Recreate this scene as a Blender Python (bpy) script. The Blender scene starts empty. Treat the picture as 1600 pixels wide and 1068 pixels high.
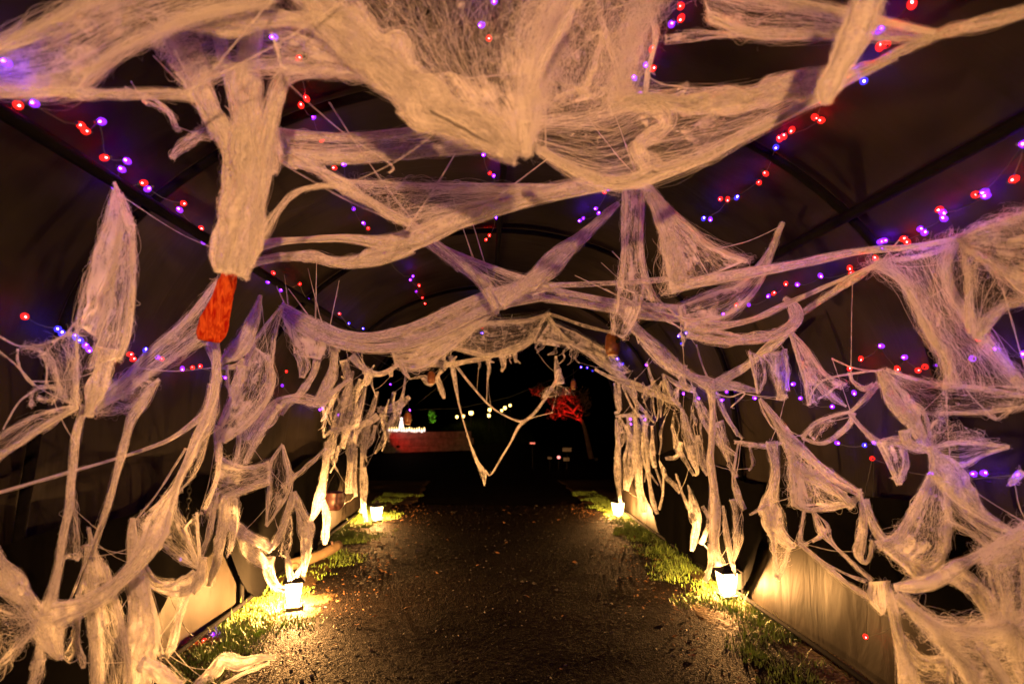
import bpy, bmesh, math, random
import numpy as np
from mathutils import Vector, Matrix, Euler

R = math.radians
random.seed(7)
rng = np.random.default_rng(7)
scn = bpy.context.scene
COL = scn.collection

# ------------------------------------------------------------------ camera
cam_d = bpy.data.cameras.new('camera')
cam = bpy.data.objects.new('camera', cam_d)
COL.objects.link(cam)
scn.camera = cam
FPX = 889.0                                    # focal length in pixels of a 1600 wide frame
cam_d.sensor_width = 36.0
cam_d.lens = 36.0 * FPX / 1600.0
cam.location = (0.0, 0.0, 1.5)
cam.rotation_euler = (R(90 + 7.1), 0.0, R(-2.6))
cam_d.clip_start = 0.05
cam_d.clip_end = 800.0
cam_d.dof.use_dof = True
cam_d.dof.focus_distance = 3.9
cam_d.dof.aperture_fstop = 1.5

# ------------------------------------------------------------------ world, exposure
world = bpy.data.worlds.new('World')
scn.world = world
world.use_nodes = True
wn = world.node_tree.nodes
wl = world.node_tree.links
wn.clear()
sky = wn.new('ShaderNodeTexSky')
sky.sky_type = 'NISHITA'
sky.sun_disc = False
sky.sun_elevation = R(-4.0)
sky.sun_rotation = R(150.0)
bg = wn.new('ShaderNodeBackground')
bg.inputs['Strength'].default_value = 0.012
wo = wn.new('ShaderNodeOutputWorld')
wl.new(sky.outputs['Color'], bg.inputs['Color'])
wl.new(bg.outputs['Background'], wo.inputs['Surface'])

scn.view_settings.view_transform = 'Standard'
scn.view_settings.look = 'None'
scn.view_settings.exposure = 0.1
scn.view_settings.gamma = 1.0
scn.view_settings.use_curve_mapping = False
scn.render.engine = 'CYCLES'
cy = scn.cycles
cy.use_denoising = True
cy.transparent_max_bounces = 40
cy.max_bounces = 6
cy.diffuse_bounces = 3
cy.glossy_bounces = 2
cy.transmission_bounces = 4
cy.caustics_reflective = False
cy.caustics_refractive = False
cy.sample_clamp_indirect = 4.0
cy.use_light_tree = True
try:
    scn.cycles_curves.shape = 'RIBBONS'
except Exception:
    pass

LAMP_COL = (1.0, 0.45, 0.125)
LAMP_W = 1400.0
ASSUMED_KEY_W = 1700.0
ASSUMED_KEY_COL = (1.0, 0.44, 0.175)
LED_STRENGTH = 2600.0

# ------------------------------------------------------------------ maths helpers
CAM_LOC = np.array(cam.location)
CAM_R = np.array(cam.rotation_euler.to_matrix())


def ray(px, py):
    """direction through a photo pixel (1600x1068), scaled to unit depth along the view axis"""
    return CAM_R @ np.array([(px - 800.0) / FPX, (534.0 - py) / FPX, -1.0])


def ground(px, py, z=0.0):
    r = ray(px, py)
    return CAM_LOC + r * ((z - CAM_LOC[2]) / r[2])


CX = 0.1                                        # tunnel axis
Y_END = 9.0
PROFILE = [(2.0, 0.0), (2.03, 0.9), (1.95, 1.8), (1.72, 2.3), (1.25, 2.72), (0.65, 2.98), (0.0, 3.06)]
PLANES = []
for (xa, za), (xb, zb) in zip(PROFILE, PROFILE[1:]):
    tx, tz = xb - xa, zb - za
    L = math.hypot(tx, tz)
    nx, nz = tz / L, -tx / L                    # outward for the right-hand side
    PLANES.append((nx, nz, nx * xa + nz * za))
    PLANES.append((-nx, nz, nx * xa + nz * za))


def shell_depth(px, py, inset=0.0):
    """depth at which a pixel's ray meets the inside of the tunnel cover (less an inset)"""
    r = ray(px, py)
    best = 1e9
    ox, oz = CAM_LOC[0] - CX, CAM_LOC[2]
    for nx, nz, c in PLANES:
        den = nx * r[0] + nz * r[2]
        if den > 1e-6:
            t = (c - inset - nx * ox - nz * oz) / den
            if t > 0:
                best = min(best, t)
    if r[2] < 0:
        best = min(best, (0.02 - CAM_LOC[2]) / r[2])
    tmax = (Y_END - 0.15 - CAM_LOC[1]) / r[1]
    return min(best, tmax)


def pt(px, py, d):
    """a point in the place: d > 0 is a distance along the view axis, d <= 0 hangs -d metres inside the cover"""
    lim = shell_depth(px, py, 0.06)
    if d <= 0:
        t = shell_depth(px, py, -d)
    else:
        t = min(d, lim)
    return CAM_LOC + ray(px, py) * t


def hash3(i, j, k, s):
    h = (i.astype(np.int64) * 374761393 + j.astype(np.int64) * 668265263 + k.astype(np.int64) * 2147483647 + s * 974711)
    h = (h ^ (h >> 13)) * 1274126177
    h = h ^ (h >> 16)
    return (h & 0xffff).astype(np.float64) / 65535.0


def vnoise(p, s=0):
    p = np.asarray(p, float)
    f = np.floor(p)
    t = p - f
    t = t * t * (3 - 2 * t)
    i, j, k = f[..., 0], f[..., 1], f[..., 2]
    out = 0
    for a in (0, 1):
        for b in (0, 1):
            for c in (0, 1):
                w = (t[..., 0] if a else 1 - t[..., 0]) * (t[..., 1] if b else 1 - t[..., 1]) * (t[..., 2] if c else 1 - t[..., 2])
                out = out + w * hash3(i + a, j + b, k + c, s)
    return out * 2 - 1


def fbm(p, s=0, o=3):
    p = np.asarray(p, float)
    a, out = 1.0, 0
    for n in range(o):
        out = out + a * vnoise(p, s + n * 17)
        p = p * 2.03
        a *= 0.5
    return out / 1.75


def catmull(P, n, chord=None):
    """resample a polyline smoothly to n points, evenly by length"""
    P = np.asarray(P, float)
    if len(P) == 1:
        return np.repeat(P, n, 0)
    if len(P) == 2:
        t = np.linspace(0, 1, n)[:, None]
        return P[0] * (1 - t) + P[1] * t
    E = np.vstack([2 * P[0] - P[1], P, 2 * P[-1] - P[-2]])
    fine = []
    for i in range(1, len(E) - 2):
        t = np.linspace(0, 1, 16, endpoint=False)[:, None]
        p0, p1, p2, p3 = E[i - 1], E[i], E[i + 1], E[i + 2]
        fine.append(0.5 * (2 * p1 + (p2 - p0) * t + (2 * p0 - 5 * p1 + 4 * p2 - p3) * t ** 2 + (3 * p1 - p0 - 3 * p2 + p3) * t ** 3))
    fine.append(P[-1:])
    F = np.vstack(fine)
    s = np.r_[0, np.cumsum(np.linalg.norm(np.diff(F[:, :3], axis=0), axis=1) + 1e-9)]
    q = np.linspace(0, s[-1], n)
    return np.stack([np.interp(q, s, F[:, c]) for c in range(F.shape[1])], 1)


# ------------------------------------------------------------------ object helpers
def tag(o, label=None, cat=None, group=None, kind=None):
    if label: o['label'] = label
    if cat: o['category'] = cat
    if group: o['group'] = group
    if kind: o['kind'] = kind
    return o


def empty(name, loc, label=None, cat=None, group=None, rz=0.0):
    o = bpy.data.objects.new(name, None)
    COL.objects.link(o)
    o.location = loc
    o.rotation_euler = (0, 0, rz)
    o.empty_display_size = 0.1
    return tag(o, label, cat, group)


def mesh_obj(name, verts, faces, mat, parent=None, smooth=False, loc=None):
    me = bpy.data.meshes.new(name)
    me.from_pydata([tuple(v) for v in verts], [], [tuple(f) for f in faces])
    me.update()
    if mat: me.materials.append(mat)
    if smooth:
        me.polygons.foreach_set('use_smooth', [True] * len(me.polygons))
    o = bpy.data.objects.new(name, me)
    COL.objects.link(o)
    if parent: o.parent = parent
    if loc is not None: o.location = loc
    return o


class MB:
    def __init__(self):
        self.v, self.f = [], []

    def add(self, v, f):
        n = len(self.v)
        self.v += [tuple(p) for p in v]
        self.f += [tuple(i + n for i in q) for q in f]
        return self

    def box(self, c, s, rz=0.0):
        x, y, z = s[0] / 2, s[1] / 2, s[2] / 2
        ca, sa = math.cos(rz), math.sin(rz)
        v = []
        for dx, dy, dz in [(-x, -y, -z), (x, -y, -z), (x, y, -z), (-x, y, -z), (-x, -y, z), (x, -y, z), (x, y, z), (-x, y, z)]:
            v.append((c[0] + dx * ca - dy * sa, c[1] + dx * sa + dy * ca, c[2] + dz))
        return self.add(v, [(0, 3, 2, 1), (4, 5, 6, 7), (0, 1, 5, 4), (1, 2, 6, 5), (2, 3, 7, 6), (3, 0, 4, 7)])

    def tube(self, P, r, n=8):
        P = np.asarray(P, float)
        rr = np.broadcast_to(np.asarray(r, float), (len(P),))
        T = np.gradient(P, axis=0)
        T /= np.linalg.norm(T, axis=1)[:, None] + 1e-12
        up = np.array([0, 0, 1.0])
        v = []
        for i in range(len(P)):
            a = np.cross(T[i], up)
            if np.linalg.norm(a) < 0.15:
                a = np.cross(T[i], np.array([0, 1.0, 0.2]))
            a /= np.linalg.norm(a)
            b = np.cross(T[i], a)
            for k in range(n):
                th = 2 * math.pi * k / n
                v.append(P[i] + rr[i] * (a * math.cos(th) + b * math.sin(th)))
        f = []
        for i in range(len(P) - 1):
            for k in range(n):
                f.append((i * n + k, i * n + (k + 1) % n, (i + 1) * n + (k + 1) % n, (i + 1) * n + k))
        f.append(tuple(range(n))[::-1])
        f.append(tuple((len(P) - 1) * n + k for k in range(n)))
        return self.add(v, f)

    def lathe(self, prof, n=16, c=(0, 0, 0)):
        v, f = [], []
        for r, z in prof:
            for k in range(n):
                th = 2 * math.pi * (k + 0.5) / n
                v.append((c[0] + r * math.cos(th), c[1] + r * math.sin(th), c[2] + z))
        for i in range(len(prof) - 1):
            for k in range(n):
                f.append((i * n + k, i * n + (k + 1) % n, (i + 1) * n + (k + 1) % n, (i + 1) * n + k))
        return self.add(v, f)

    def build(self, name, mat, parent=None, smooth=False, loc=None):
        return mesh_obj(name, self.v, self.f, mat, parent, smooth, loc)


def copy_tree(o, parent=None):
    c = o.copy()
    COL.objects.link(c)
    c.parent = parent
    for ch in list(o.children):
        copy_tree(ch, c)
    return c


# ------------------------------------------------------------------ materials
def new_mat(name):
    m = bpy.data.materials.new(name)
    m.use_nodes = True
    nt = m.node_tree
    nt.nodes.clear()
    out = nt.nodes.new('ShaderNodeOutputMaterial')
    return m, nt, out


def N(nt, typ, **kw):
    n = nt.nodes.new(typ)
    for k, v in kw.items():
        if k.startswith('i_'):
            n.inputs[k[2:].replace('_', ' ')].default_value = v
        else:
            setattr(n, k, v)
    return n


def math_node(nt, op, a, b=None, c=None, clamp=False):
    n = nt.nodes.new('ShaderNodeMath')
    n.operation = op
    n.use_clamp = clamp
    for i, x in enumerate((a, b, c)):
        if x is None: continue
        if isinstance(x, (int, float)):
            n.inputs[i].default_value = x
        else:
            nt.links.new(x, n.inputs[i])
    return n.outputs[0]


def smoothstep(nt, x, lo, hi):
    n = nt.nodes.new('ShaderNodeMapRange')
    n.interpolation_type = 'SMOOTHSTEP'
    nt.links.new(x, n.inputs[0])
    n.inputs[1].default_value = lo
    n.inputs[2].default_value = hi
    return n.outputs[0]


def plain(name, col, rough=0.6, metal=0.0, noise=0.0, nscale=20.0, bump=0.0, spec=0.5):
    m, nt, out = new_mat(name)
    b = N(nt, 'ShaderNodeBsdfPrincipled')
    b.inputs['Roughness'].default_value = rough
    b.inputs['Metallic'].default_value = metal
    b.inputs['Specular IOR Level'].default_value = spec
    tc = N(nt, 'ShaderNodeTexCoord')
    nz = N(nt, 'ShaderNodeTexNoise')
    nz.inputs['Scale'].default_value = nscale
    nz.inputs['Detail'].default_value = 5.0
    nt.links.new(tc.outputs['Object'], nz.inputs['Vector'])
    r = N(nt, 'ShaderNodeValToRGB')
    lo = [max(0, c * (1 - noise)) for c in col]
    hi = [min(1, c * (1 + noise)) for c in col]
    r.color_ramp.elements[0].position = 0.3
    r.color_ramp.elements[1].position = 0.7
    r.color_ramp.elements[0].color = (*lo, 1)
    r.color_ramp.elements[1].color = (*hi, 1)
    nt.links.new(nz.outputs['Fac'], r.inputs['Fac'])
    nt.links.new(r.outputs['Color'], b.inputs['Base Color'])
    if bump:
        bp = N(nt, 'ShaderNodeBump')
        bp.inputs['Strength'].default_value = bump
        bp.inputs['Distance'].default_value = 0.01
        nt.links.new(nz.outputs['Fac'], bp.inputs['Height'])
        nt.links.new(bp.outputs['Normal'], b.inputs['Normal'])
    nt.links.new(b.outputs[0], out.inputs['Surface'])
    return m


def glow(name, col, strength):
    m, nt, out = new_mat(name)
    e = N(nt, 'ShaderNodeEmission')
    e.inputs['Color'].default_value = (*col, 1)
    e.inputs['Strength'].default_value = strength
    nt.links.new(e.outputs[0], out.inputs['Surface'])
    return m


def web_material():
    """fluffed polyester web: half diffuse, half translucent, with a fibrous cover read along the stretch of the sheet"""
    m, nt, out = new_mat('cobweb_fibre_sheet')
    uv = N(nt, 'ShaderNodeUVMap')
    uv.uv_map = 'UVMap'
    ad = N(nt, 'ShaderNodeAttribute', attribute_name='dens')
    ae = N(nt, 'ShaderNodeAttribute', attribute_name='edge')
    tc = N(nt, 'ShaderNodeTexCoord')

    def stretched(su, sv, detail, dist, off):
        mp = N(nt, 'ShaderNodeMapping')
        mp.inputs['Scale'].default_value = (su, sv, 1)
        mp.inputs['Location'].default_value = (off, off * 1.7, 0)
        nt.links.new(uv.outputs['UV'], mp.inputs['Vector'])
        nz = N(nt, 'ShaderNodeTexNoise')
        nz.inputs['Scale'].default_value = 1.0
        nz.inputs['Detail'].default_value = detail
        nz.inputs['Roughness'].default_value = 0.6
        nz.inputs['Distortion'].default_value = dist
        nt.links.new(mp.outputs['Vector'], nz.inputs['Vector'])
        return nz.outputs['Fac']
    n1 = stretched(64.0, 7.5, 5.0, 0.9, 3.1)
    nm = stretched(15.0, 2.6, 4.0, 1.2, 5.9)
    n2 = stretched(30.0, 4.5, 4.0, 2.0, 8.7)
    n3 = stretched(46.0, 30.0, 3.0, 2.2, 1.3)
    lump = N(nt, 'ShaderNodeTexNoise')
    lump.inputs['Scale'].default_value = 13.0
    lump.inputs['Detail'].default_value = 5.0
    lump.inputs['Distortion'].default_value = 0.6
    nt.links.new(tc.outputs['Object'], lump.inputs['Vector'])

    fuzz = N(nt, 'ShaderNodeTexNoise')
    fuzz.inputs['Scale'].default_value = 95.0
    fuzz.inputs['Detail'].default_value = 3.0
    nt.links.new(tc.outputs['Object'], fuzz.inputs['Vector'])

    def centred(x, k):
        return math_node(nt, 'MULTIPLY', math_node(nt, 'SUBTRACT', x, 0.5), k)
    # film: soft cover that grows with the density attribute and gathers along the rim
    rim = math_node(nt, 'MULTIPLY', math_node(nt, 'SUBTRACT', 1.0, smoothstep(nt, ae.outputs['Fac'], 0.4, 1.0)), 0.45)
    s = math_node(nt, 'ADD', ad.outputs['Fac'], rim)
    s = math_node(nt, 'ADD', s, centred(n1, 1.15))
    s = math_node(nt, 'ADD', s, centred(nm, 1.3))
    s = math_node(nt, 'ADD', s, centred(lump.outputs['Fac'], 1.3))
    s = math_node(nt, 'ADD', s, centred(fuzz.outputs['Fac'], 0.6))
    torn = N(nt, 'ShaderNodeTexNoise')
    torn.inputs['Scale'].default_value = 7.5
    torn.inputs['Detail'].default_value = 2.0
    torn.inputs['Distortion'].default_value = 1.0
    nt.links.new(tc.outputs['Object'], torn.inputs['Vector'])
    s = math_node(nt, 'ADD', s, math_node(nt, 'MULTIPLY', centred(torn.outputs['Fac'], 2.6), math_node(nt, 'SUBTRACT', 1.1, ad.outputs['Fac'])))
    film = smoothstep(nt, s, 0.38, 1.18)
    # threads: thin level lines of the stretched noises

    def threads(n, w):
        d = math_node(nt, 'ABSOLUTE', math_node(nt, 'SUBTRACT', n, 0.5))
        t = smoothstep(nt, d, 0.0, w)
        return math_node(nt, 'SUBTRACT', 1.0, t)
    th = math_node(nt, 'MAXIMUM', threads(n2, 0.03), math_node(nt, 'MULTIPLY', threads(n3, 0.04), 0.5))
    th = math_node(nt, 'MULTIPLY', th, math_node(nt, 'ADD', math_node(nt, 'MULTIPLY', ad.outputs['Fac'], 0.5), 0.12))
    a = math_node(nt, 'MAXIMUM', film, th)
    # ragged edge
    e = math_node(nt, 'ADD', ae.outputs['Fac'], math_node(nt, 'MULTIPLY', math_node(nt, 'SUBTRACT', n1, 0.5), 0.5))
    em = smoothstep(nt, e, 0.0, 0.3)
    a = math_node(nt, 'MULTIPLY', a, em, clamp=True)
    col = N(nt, 'ShaderNodeMixRGB')
    col.inputs['Color1'].default_value = (0.74, 0.73, 0.70, 1)
    col.inputs['Color2'].default_value = (0.86, 0.85, 0.83, 1)
    nt.links.new(n1, col.inputs['Fac'])
    bp = N(nt, 'ShaderNodeBump')
    bp.inputs['Strength'].default_value = 1.0
    bp.inputs['Distance'].default_value = 0.009
    hsum = math_node(nt, 'ADD', math_node(nt, 'ADD', n1, nm), math_node(nt, 'MULTIPLY', n3, 0.6))
    nt.links.new(hsum, bp.inputs['Height'])
    df = N(nt, 'ShaderNodeBsdfDiffuse')
    tl = N(nt, 'ShaderNodeBsdfTranslucent')
    for x in (df, tl):
        nt.links.new(col.outputs[0], x.inputs['Color'])
        nt.links.new(bp.outputs['Normal'], x.inputs['Normal'])
    mx = N(nt, 'ShaderNodeMixShader')
    mx.inputs[0].default_value = 0.45
    nt.links.new(df.outputs[0], mx.inputs[1])
    nt.links.new(tl.outputs[0], mx.inputs[2])
    tr = N(nt, 'ShaderNodeBsdfTransparent')
    fin = N(nt, 'ShaderNodeMixShader')
    nt.links.new(a, fin.inputs[0])
    nt.links.new(tr.outputs[0], fin.inputs[1])
    nt.links.new(mx.outputs[0], fin.inputs[2])
    nt.links.new(fin.outputs[0], out.inputs['Surface'])
    return m


def hair_material():
    m, nt, out = new_mat('cobweb_loose_fibre')
    df = N(nt, 'ShaderNodeBsdfDiffuse')
    tl = N(nt, 'ShaderNodeBsdfTranslucent')
    for x in (df, tl):
        x.inputs['Color'].default_value = (0.8, 0.79, 0.77, 1)
    mx = N(nt, 'ShaderNodeMixShader')
    mx.inputs[0].default_value = 0.4
    nt.links.new(df.outputs[0], mx.inputs[1])
    nt.links.new(tl.outputs[0], mx.inputs[2])
    nt.links.new(mx.outputs[0], out.inputs['Surface'])
    return m


def tarp_material():
    m, nt, out = new_mat('woven_tarpaulin')
    b = N(nt, 'ShaderNodeBsdfPrincipled')
    b.inputs['Roughness'].default_value = 0.55
    b.inputs['Specular IOR Level'].default_value = 0.02
    tc = N(nt, 'ShaderNodeTexCoord')
    nz = N(nt, 'ShaderNodeTexNoise')
    nz.inputs['Scale'].default_value = 1.6
    nz.inputs['Detail'].default_value = 6.0
    nt.links.new(tc.outputs['Object'], nz.inputs['Vector'])
    r = N(nt, 'ShaderNodeValToRGB')
    r.color_ramp.elements[0].position = 0.3
    r.color_ramp.elements[1].position = 0.75
    r.color_ramp.elements[0].color = (0.0048, 0.0042, 0.0036, 1)
    r.color_ramp.elements[1].color = (0.021, 0.0178, 0.0145, 1)
    nt.links.new(nz.outputs['Fac'], r.inputs['Fac'])
    nt.links.new(r.outputs['Color'], b.inputs['Base Color'])
    mp = N(nt, 'ShaderNodeMapping')
    mp.inputs['Scale'].default_value = (1.5, 3.5, 1.2)
    nt.links.new(tc.outputs['Object'], mp.inputs['Vector'])
    wr = N(nt, 'ShaderNodeTexNoise')
    wr.inputs['Scale'].default_value = 1.0
    wr.inputs['Detail'].default_value = 4.0
    wr.inputs['Distortion'].default_value = 0.8
    nt.links.new(mp.outputs['Vector'], wr.inputs['Vector'])
    bp = N(nt, 'ShaderNodeBump')
    bp.inputs['Strength'].default_value = 0.25
    bp.inputs['Distance'].default_value = 0.05
    nt.links.new(wr.outputs['Fac'], bp.inputs['Height'])
    nt.links.new(bp.outputs['Normal'], b.inputs['Normal'])
    nt.links.new(b.outputs[0], out.inputs['Surface'])
    return m


def ground_material(name, lo, hi, scale, bump, rough):
    m, nt, out = new_mat(name)
    b = N(nt, 'ShaderNodeBsdfPrincipled')
    b.inputs['Specular IOR Level'].default_value = 0.012
    tc = N(nt, 'ShaderNodeTexCoord')
    big = N(nt, 'ShaderNodeTexNoise')
    big.inputs['Scale'].default_value = 1.3
    big.inputs['Detail'].default_value = 8.0
    fine = N(nt, 'ShaderNodeTexVoronoi')
    fine.inputs['Scale'].default_value = scale
    grit = N(nt, 'ShaderNodeTexNoise')
    grit.inputs['Scale'].default_value = scale * 1.7
    grit.inputs['Detail'].default_value = 3.0
    for x in (big, fine, grit):
        nt.links.new(tc.outputs['Object'], x.inputs['Vector'])
    f = math_node(nt, 'ADD', math_node(nt, 'MULTIPLY', big.outputs['Fac'], 0.6), math_node(nt, 'MULTIPLY', grit.outputs['Fac'], 0.5))
    r = N(nt, 'ShaderNodeValToRGB')
    r.color_ramp.elements[0].position = 0.35
    r.color_ramp.elements[1].position = 0.75
    r.color_ramp.elements[0].color = (*lo, 1)
    r.color_ramp.elements[1].color = (*hi, 1)
    nt.links.new(f, r.inputs['Fac'])
    nt.links.new(r.outputs['Color'], b.inputs['Base Color'])
    h = math_node(nt, 'ADD', math_node(nt, 'MULTIPLY', fine.outputs['Distance'], -1.0), grit.outputs['Fac'])
    bp = N(nt, 'ShaderNodeBump')
    bp.inputs['Strength'].default_value = bump
    bp.inputs['Distance'].default_value = 0.008
    nt.links.new(h, bp.inputs['Height'])
    nt.links.new(bp.outputs['Normal'], b.inputs['Normal'])
    rr = N(nt, 'ShaderNodeMapRange')
    nt.links.new(fine.outputs['Color'], rr.inputs[0])
    rr.inputs[3].default_value = rough - 0.2
    rr.inputs[4].default_value = min(1, rough + 0.2)
    nt.links.new(rr.outputs[0], b.inputs['Roughness'])
    nt.links.new(b.outputs[0], out.inputs['Surface'])
    return m


def pane_material():
    m, nt, out = new_mat('frosted_lit_glass')
    e = N(nt, 'ShaderNodeEmission')
    e.inputs['Color'].default_value = (1.0, 0.66, 0.28, 1)
    e.inputs['Strength'].default_value = 22.0
    tr = N(nt, 'ShaderNodeBsdfTransparent')
    mx = N(nt, 'ShaderNodeMixShader')
    mx.inputs[0].default_value = 0.35
    nt.links.new(tr.outputs[0], mx.inputs[1])
    nt.links.new(e.outputs[0], mx.inputs[2])
    nt.links.new(mx.outputs[0], out.inputs['Surface'])
    return m


M_WEB = web_material()
M_HAIR = hair_material()
M_TARP = tarp_material()
M_PATH = ground_material('dark_gravel_asphalt', (0.0015, 0.0011, 0.0009), (0.009, 0.0066, 0.005), 85.0, 1.0, 0.8)
M_SOIL = ground_material('trodden_soil', (0.014, 0.010, 0.006), (0.06, 0.042, 0.022), 40.0, 0.8, 0.8)
M_GRASS = plain('grass_blade', (0.075, 0.13, 0.013), 0.75, noise=0.45, nscale=6.0)
M_LEAF = plain('dead_leaf', (0.06, 0.03, 0.012), 0.8, noise=0.8, spec=0.1, nscale=9.0)
M_PEBBLE = plain('pebble_stone', (0.012, 0.010, 0.009), 0.7, noise=0.8, nscale=3.0, spec=0.25)
M_PIPE = plain('black_painted_steel', (0.004, 0.004, 0.004), 0.9, noise=0.3, nscale=30, spec=0.02)
M_BLACK = plain('black_cast_metal', (0.008, 0.007, 0.006), 0.6, noise=0.3, nscale=40, spec=0.2)
M_WIRE = plain('dark_green_cable', (0.012, 0.02, 0.014), 0.5)
M_PANE = pane_material()
M_BULB = glow('warm_bulb', (1.0, 0.75, 0.4), 60.0)
M_LED = {'p': glow('violet_led', (0.15, 0.003, 1.0), LED_STRENGTH),
         'b': glow('blue_led', (0.03, 0.010, 1.0), LED_STRENGTH),
         'r': glow('red_led', (1.0, 0.004, 0.004), LED_STRENGTH * 0.8)}

# ================================================================== LARGE STRUCTURE
# ground ------------------------------------------------------------
def sheet_grid(name, x0, x1, y0, y1, nx, ny, zf, mat):
    X, Y = np.meshgrid(np.linspace(x0, x1, nx), np.linspace(y0, y1, ny))
    Z = zf(X, Y)
    V = np.stack([X, Y, Z], -1).reshape(-1, 3)
    idx = np.arange(nx * ny).reshape(ny, nx)
    F = np.stack([idx[:-1, :-1], idx[:-1, 1:], idx[1:, 1:], idx[1:, :-1]], -1).reshape(-1, 4)
    me = bpy.data.meshes.new(name)
    me.vertices.add(len(V)); me.vertices.foreach_set('co', V.ravel())
    me.loops.add(F.size); me.loops.foreach_set('vertex_index', F.ravel())
    me.polygons.add(len(F))
    me.polygons.foreach_set('loop_start', np.arange(0, F.size, 4))
    me.update(calc_edges=True)
    me.materials.append(mat)
    o = bpy.data.objects.new(name, me)
    COL.objects.link(o)
    return o


def p3(X, Y, s):
    return np.stack([X * s, Y * s, np.zeros_like(X) + 3.3], -1)


def zpath(X, Y):
    z = 0.010 * fbm(p3(X, Y, 1.7), 3, 3) + 0.0042 * np.abs(fbm(p3(X, Y, 38.0), 5, 2)) + 0.0028 * fbm(p3(X, Y, 75.0), 9, 1)
    return z + 0.012


def path_edge(y, side):
    """x of the ragged gravel edge"""
    n = fbm(np.stack([np.asarray(y) * 1.3, np.asarray(y) * 0 + side * 7.0, np.asarray(y) * 0], -1), 21, 3)
    base = -1.22 if side < 0 else 1.62
    return base + 0.13 * n


yard = mesh_obj('ground', [(-260, -60, -0.035), (260, -60, -0.035), (260, 420, -0.035), (-260, 420, -0.035)], [(0, 1, 2, 3)], M_SOIL)
tag(yard, kind='structure')


def zsoil(X, Y):
    z = 0.02 * fbm(p3(X, Y, 2.3), 31, 3) + 0.006 * fbm(p3(X, Y, 25.0), 33, 2)
    inside = (X > path_edge(Y, -1)) & (X < path_edge(Y, 1))
    return z + 0.01 - 0.05 * inside


tag(sheet_grid('verge', -2.6, 2.8, 1.6, 13.0, 150, 300, zsoil, M_SOIL), kind='structure')
tag(sheet_grid('path', -1.5, 1.9, 2.0, 9.6, 300, 640, zpath, M_PATH), kind='structure')
tag(sheet_grid('drive', -6.0, 6.0, 9.55, 60.0, 40, 120, lambda X, Y: 0.02 * fbm(p3(X, Y, 0.8), 41, 2) - 0.015, M_PATH), kind='structure')
tag(sheet_grid('path', -1.5, 1.9, -4.5, 2.02, 60, 90, lambda X, Y: zpath(X, Y) * 0.9, M_PATH), kind='structure')

# tunnel ------------------------------------------------------------
tunnel = empty('tent_tunnel', (CX, 2.5, 0), 'long arched tunnel of sagging dark tarpaulin on black steel hoops, draped with cobwebs', 'tunnel')
HOOPS = [-4.0, -1.9, 0.3, 2.5, 4.7, 6.9, Y_END]


def prof_curve(n=61, off=0.0):
    pts = [(x, z) for x, z in PROFILE]
    full = [(-x, z) for x, z in pts] + [(x, z) for x, z in pts[::-1][1:]]
    P = catmull(np.array([(a, 0.0, b) for a, b in full]), n)
    c = np.array([0, 0, 1.0])
    d = P - c
    return P + off * d / np.linalg.norm(d, axis=1)[:, None]


hoop_pts = prof_curve(61, -0.02)
hm = MB().tube(hoop_pts, 0.022, 8)
hoop0 = None
for y in HOOPS:
    if hoop0 is None:
        o = hoop0 = hm.build('hoop', M_PIPE, tunnel, True)
    else:
        o = hoop0.copy(); COL.objects.link(o); o.parent = tunnel
    o.location = (0, y - 2.5, 0)
for (px, pz, r) in [(-1.56, 2.40, 0.026), (1.56, 2.40, 0.026), (0.0, 3.0, 0.022)]:
    MB().tube([(px, -6.5 + k * (Y_END + 4.0) / 6, pz) for k in range(7)], r, 8).build('purlin', M_PIPE, tunnel, True)
for sx in (-1, 1):
    MB().tube([(sx * 1.965, -6.5 + k * (Y_END + 4.0) / 12, 0.05 + 0.008 * math.sin(k * 2.1)) for k in range(13)], 0.016, 8).build('ground_rail', M_PIPE, tunnel, True)
# cover: one tarpaulin panel per bay, sagging between the hoops
for bay, (ya, yb) in enumerate(zip(HOOPS, HOOPS[1:])):
    nv, nu = 26, 121
    base = prof_curve(nu, 0.012)
    nrm = base - np.array([0, 0, 1.0]); nrm /= np.linalg.norm(nrm, axis=1)[:, None]
    V = np.zeros((nv, nu, 3))
    for i in range(nv):
        t = i / (nv - 1)
        y = ya + (yb - ya) * t
        P = base.copy(); P[:, 1] = y
        q = np.stack([P[:, 0] * 0.9, np.full(nu, y * 0.8), P[:, 2] * 0.9], 1)
        w = fbm(q, 51 + bay, 3)
        q2 = np.stack([P[:, 0] * 2.4, np.full(nu, y * 5.0), P[:, 2] * 2.4], 1)
        w2 = fbm(q2, 61 + bay, 2)
        bell = math.sin(math.pi * t) ** 0.7
        disp = bell * (0.035 + 0.04 * w) + 0.012 * w2 * (0.3 + bell)
        P += nrm * np.maximum(disp, -0.004)[:, None]
        P[:, 1] = y - 2.5
        V[i] = P
    idx = np.arange(nv * nu).reshape(nv, nu)
    F = np.stack([idx[:-1, :-1], idx[:-1, 1:], idx[1:, 1:], idx[1:, :-1]], -1).reshape(-1, 4)
    mesh_obj('cover_panel', V.reshape(-1, 3), F, M_TARP, tunnel, True)
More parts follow.
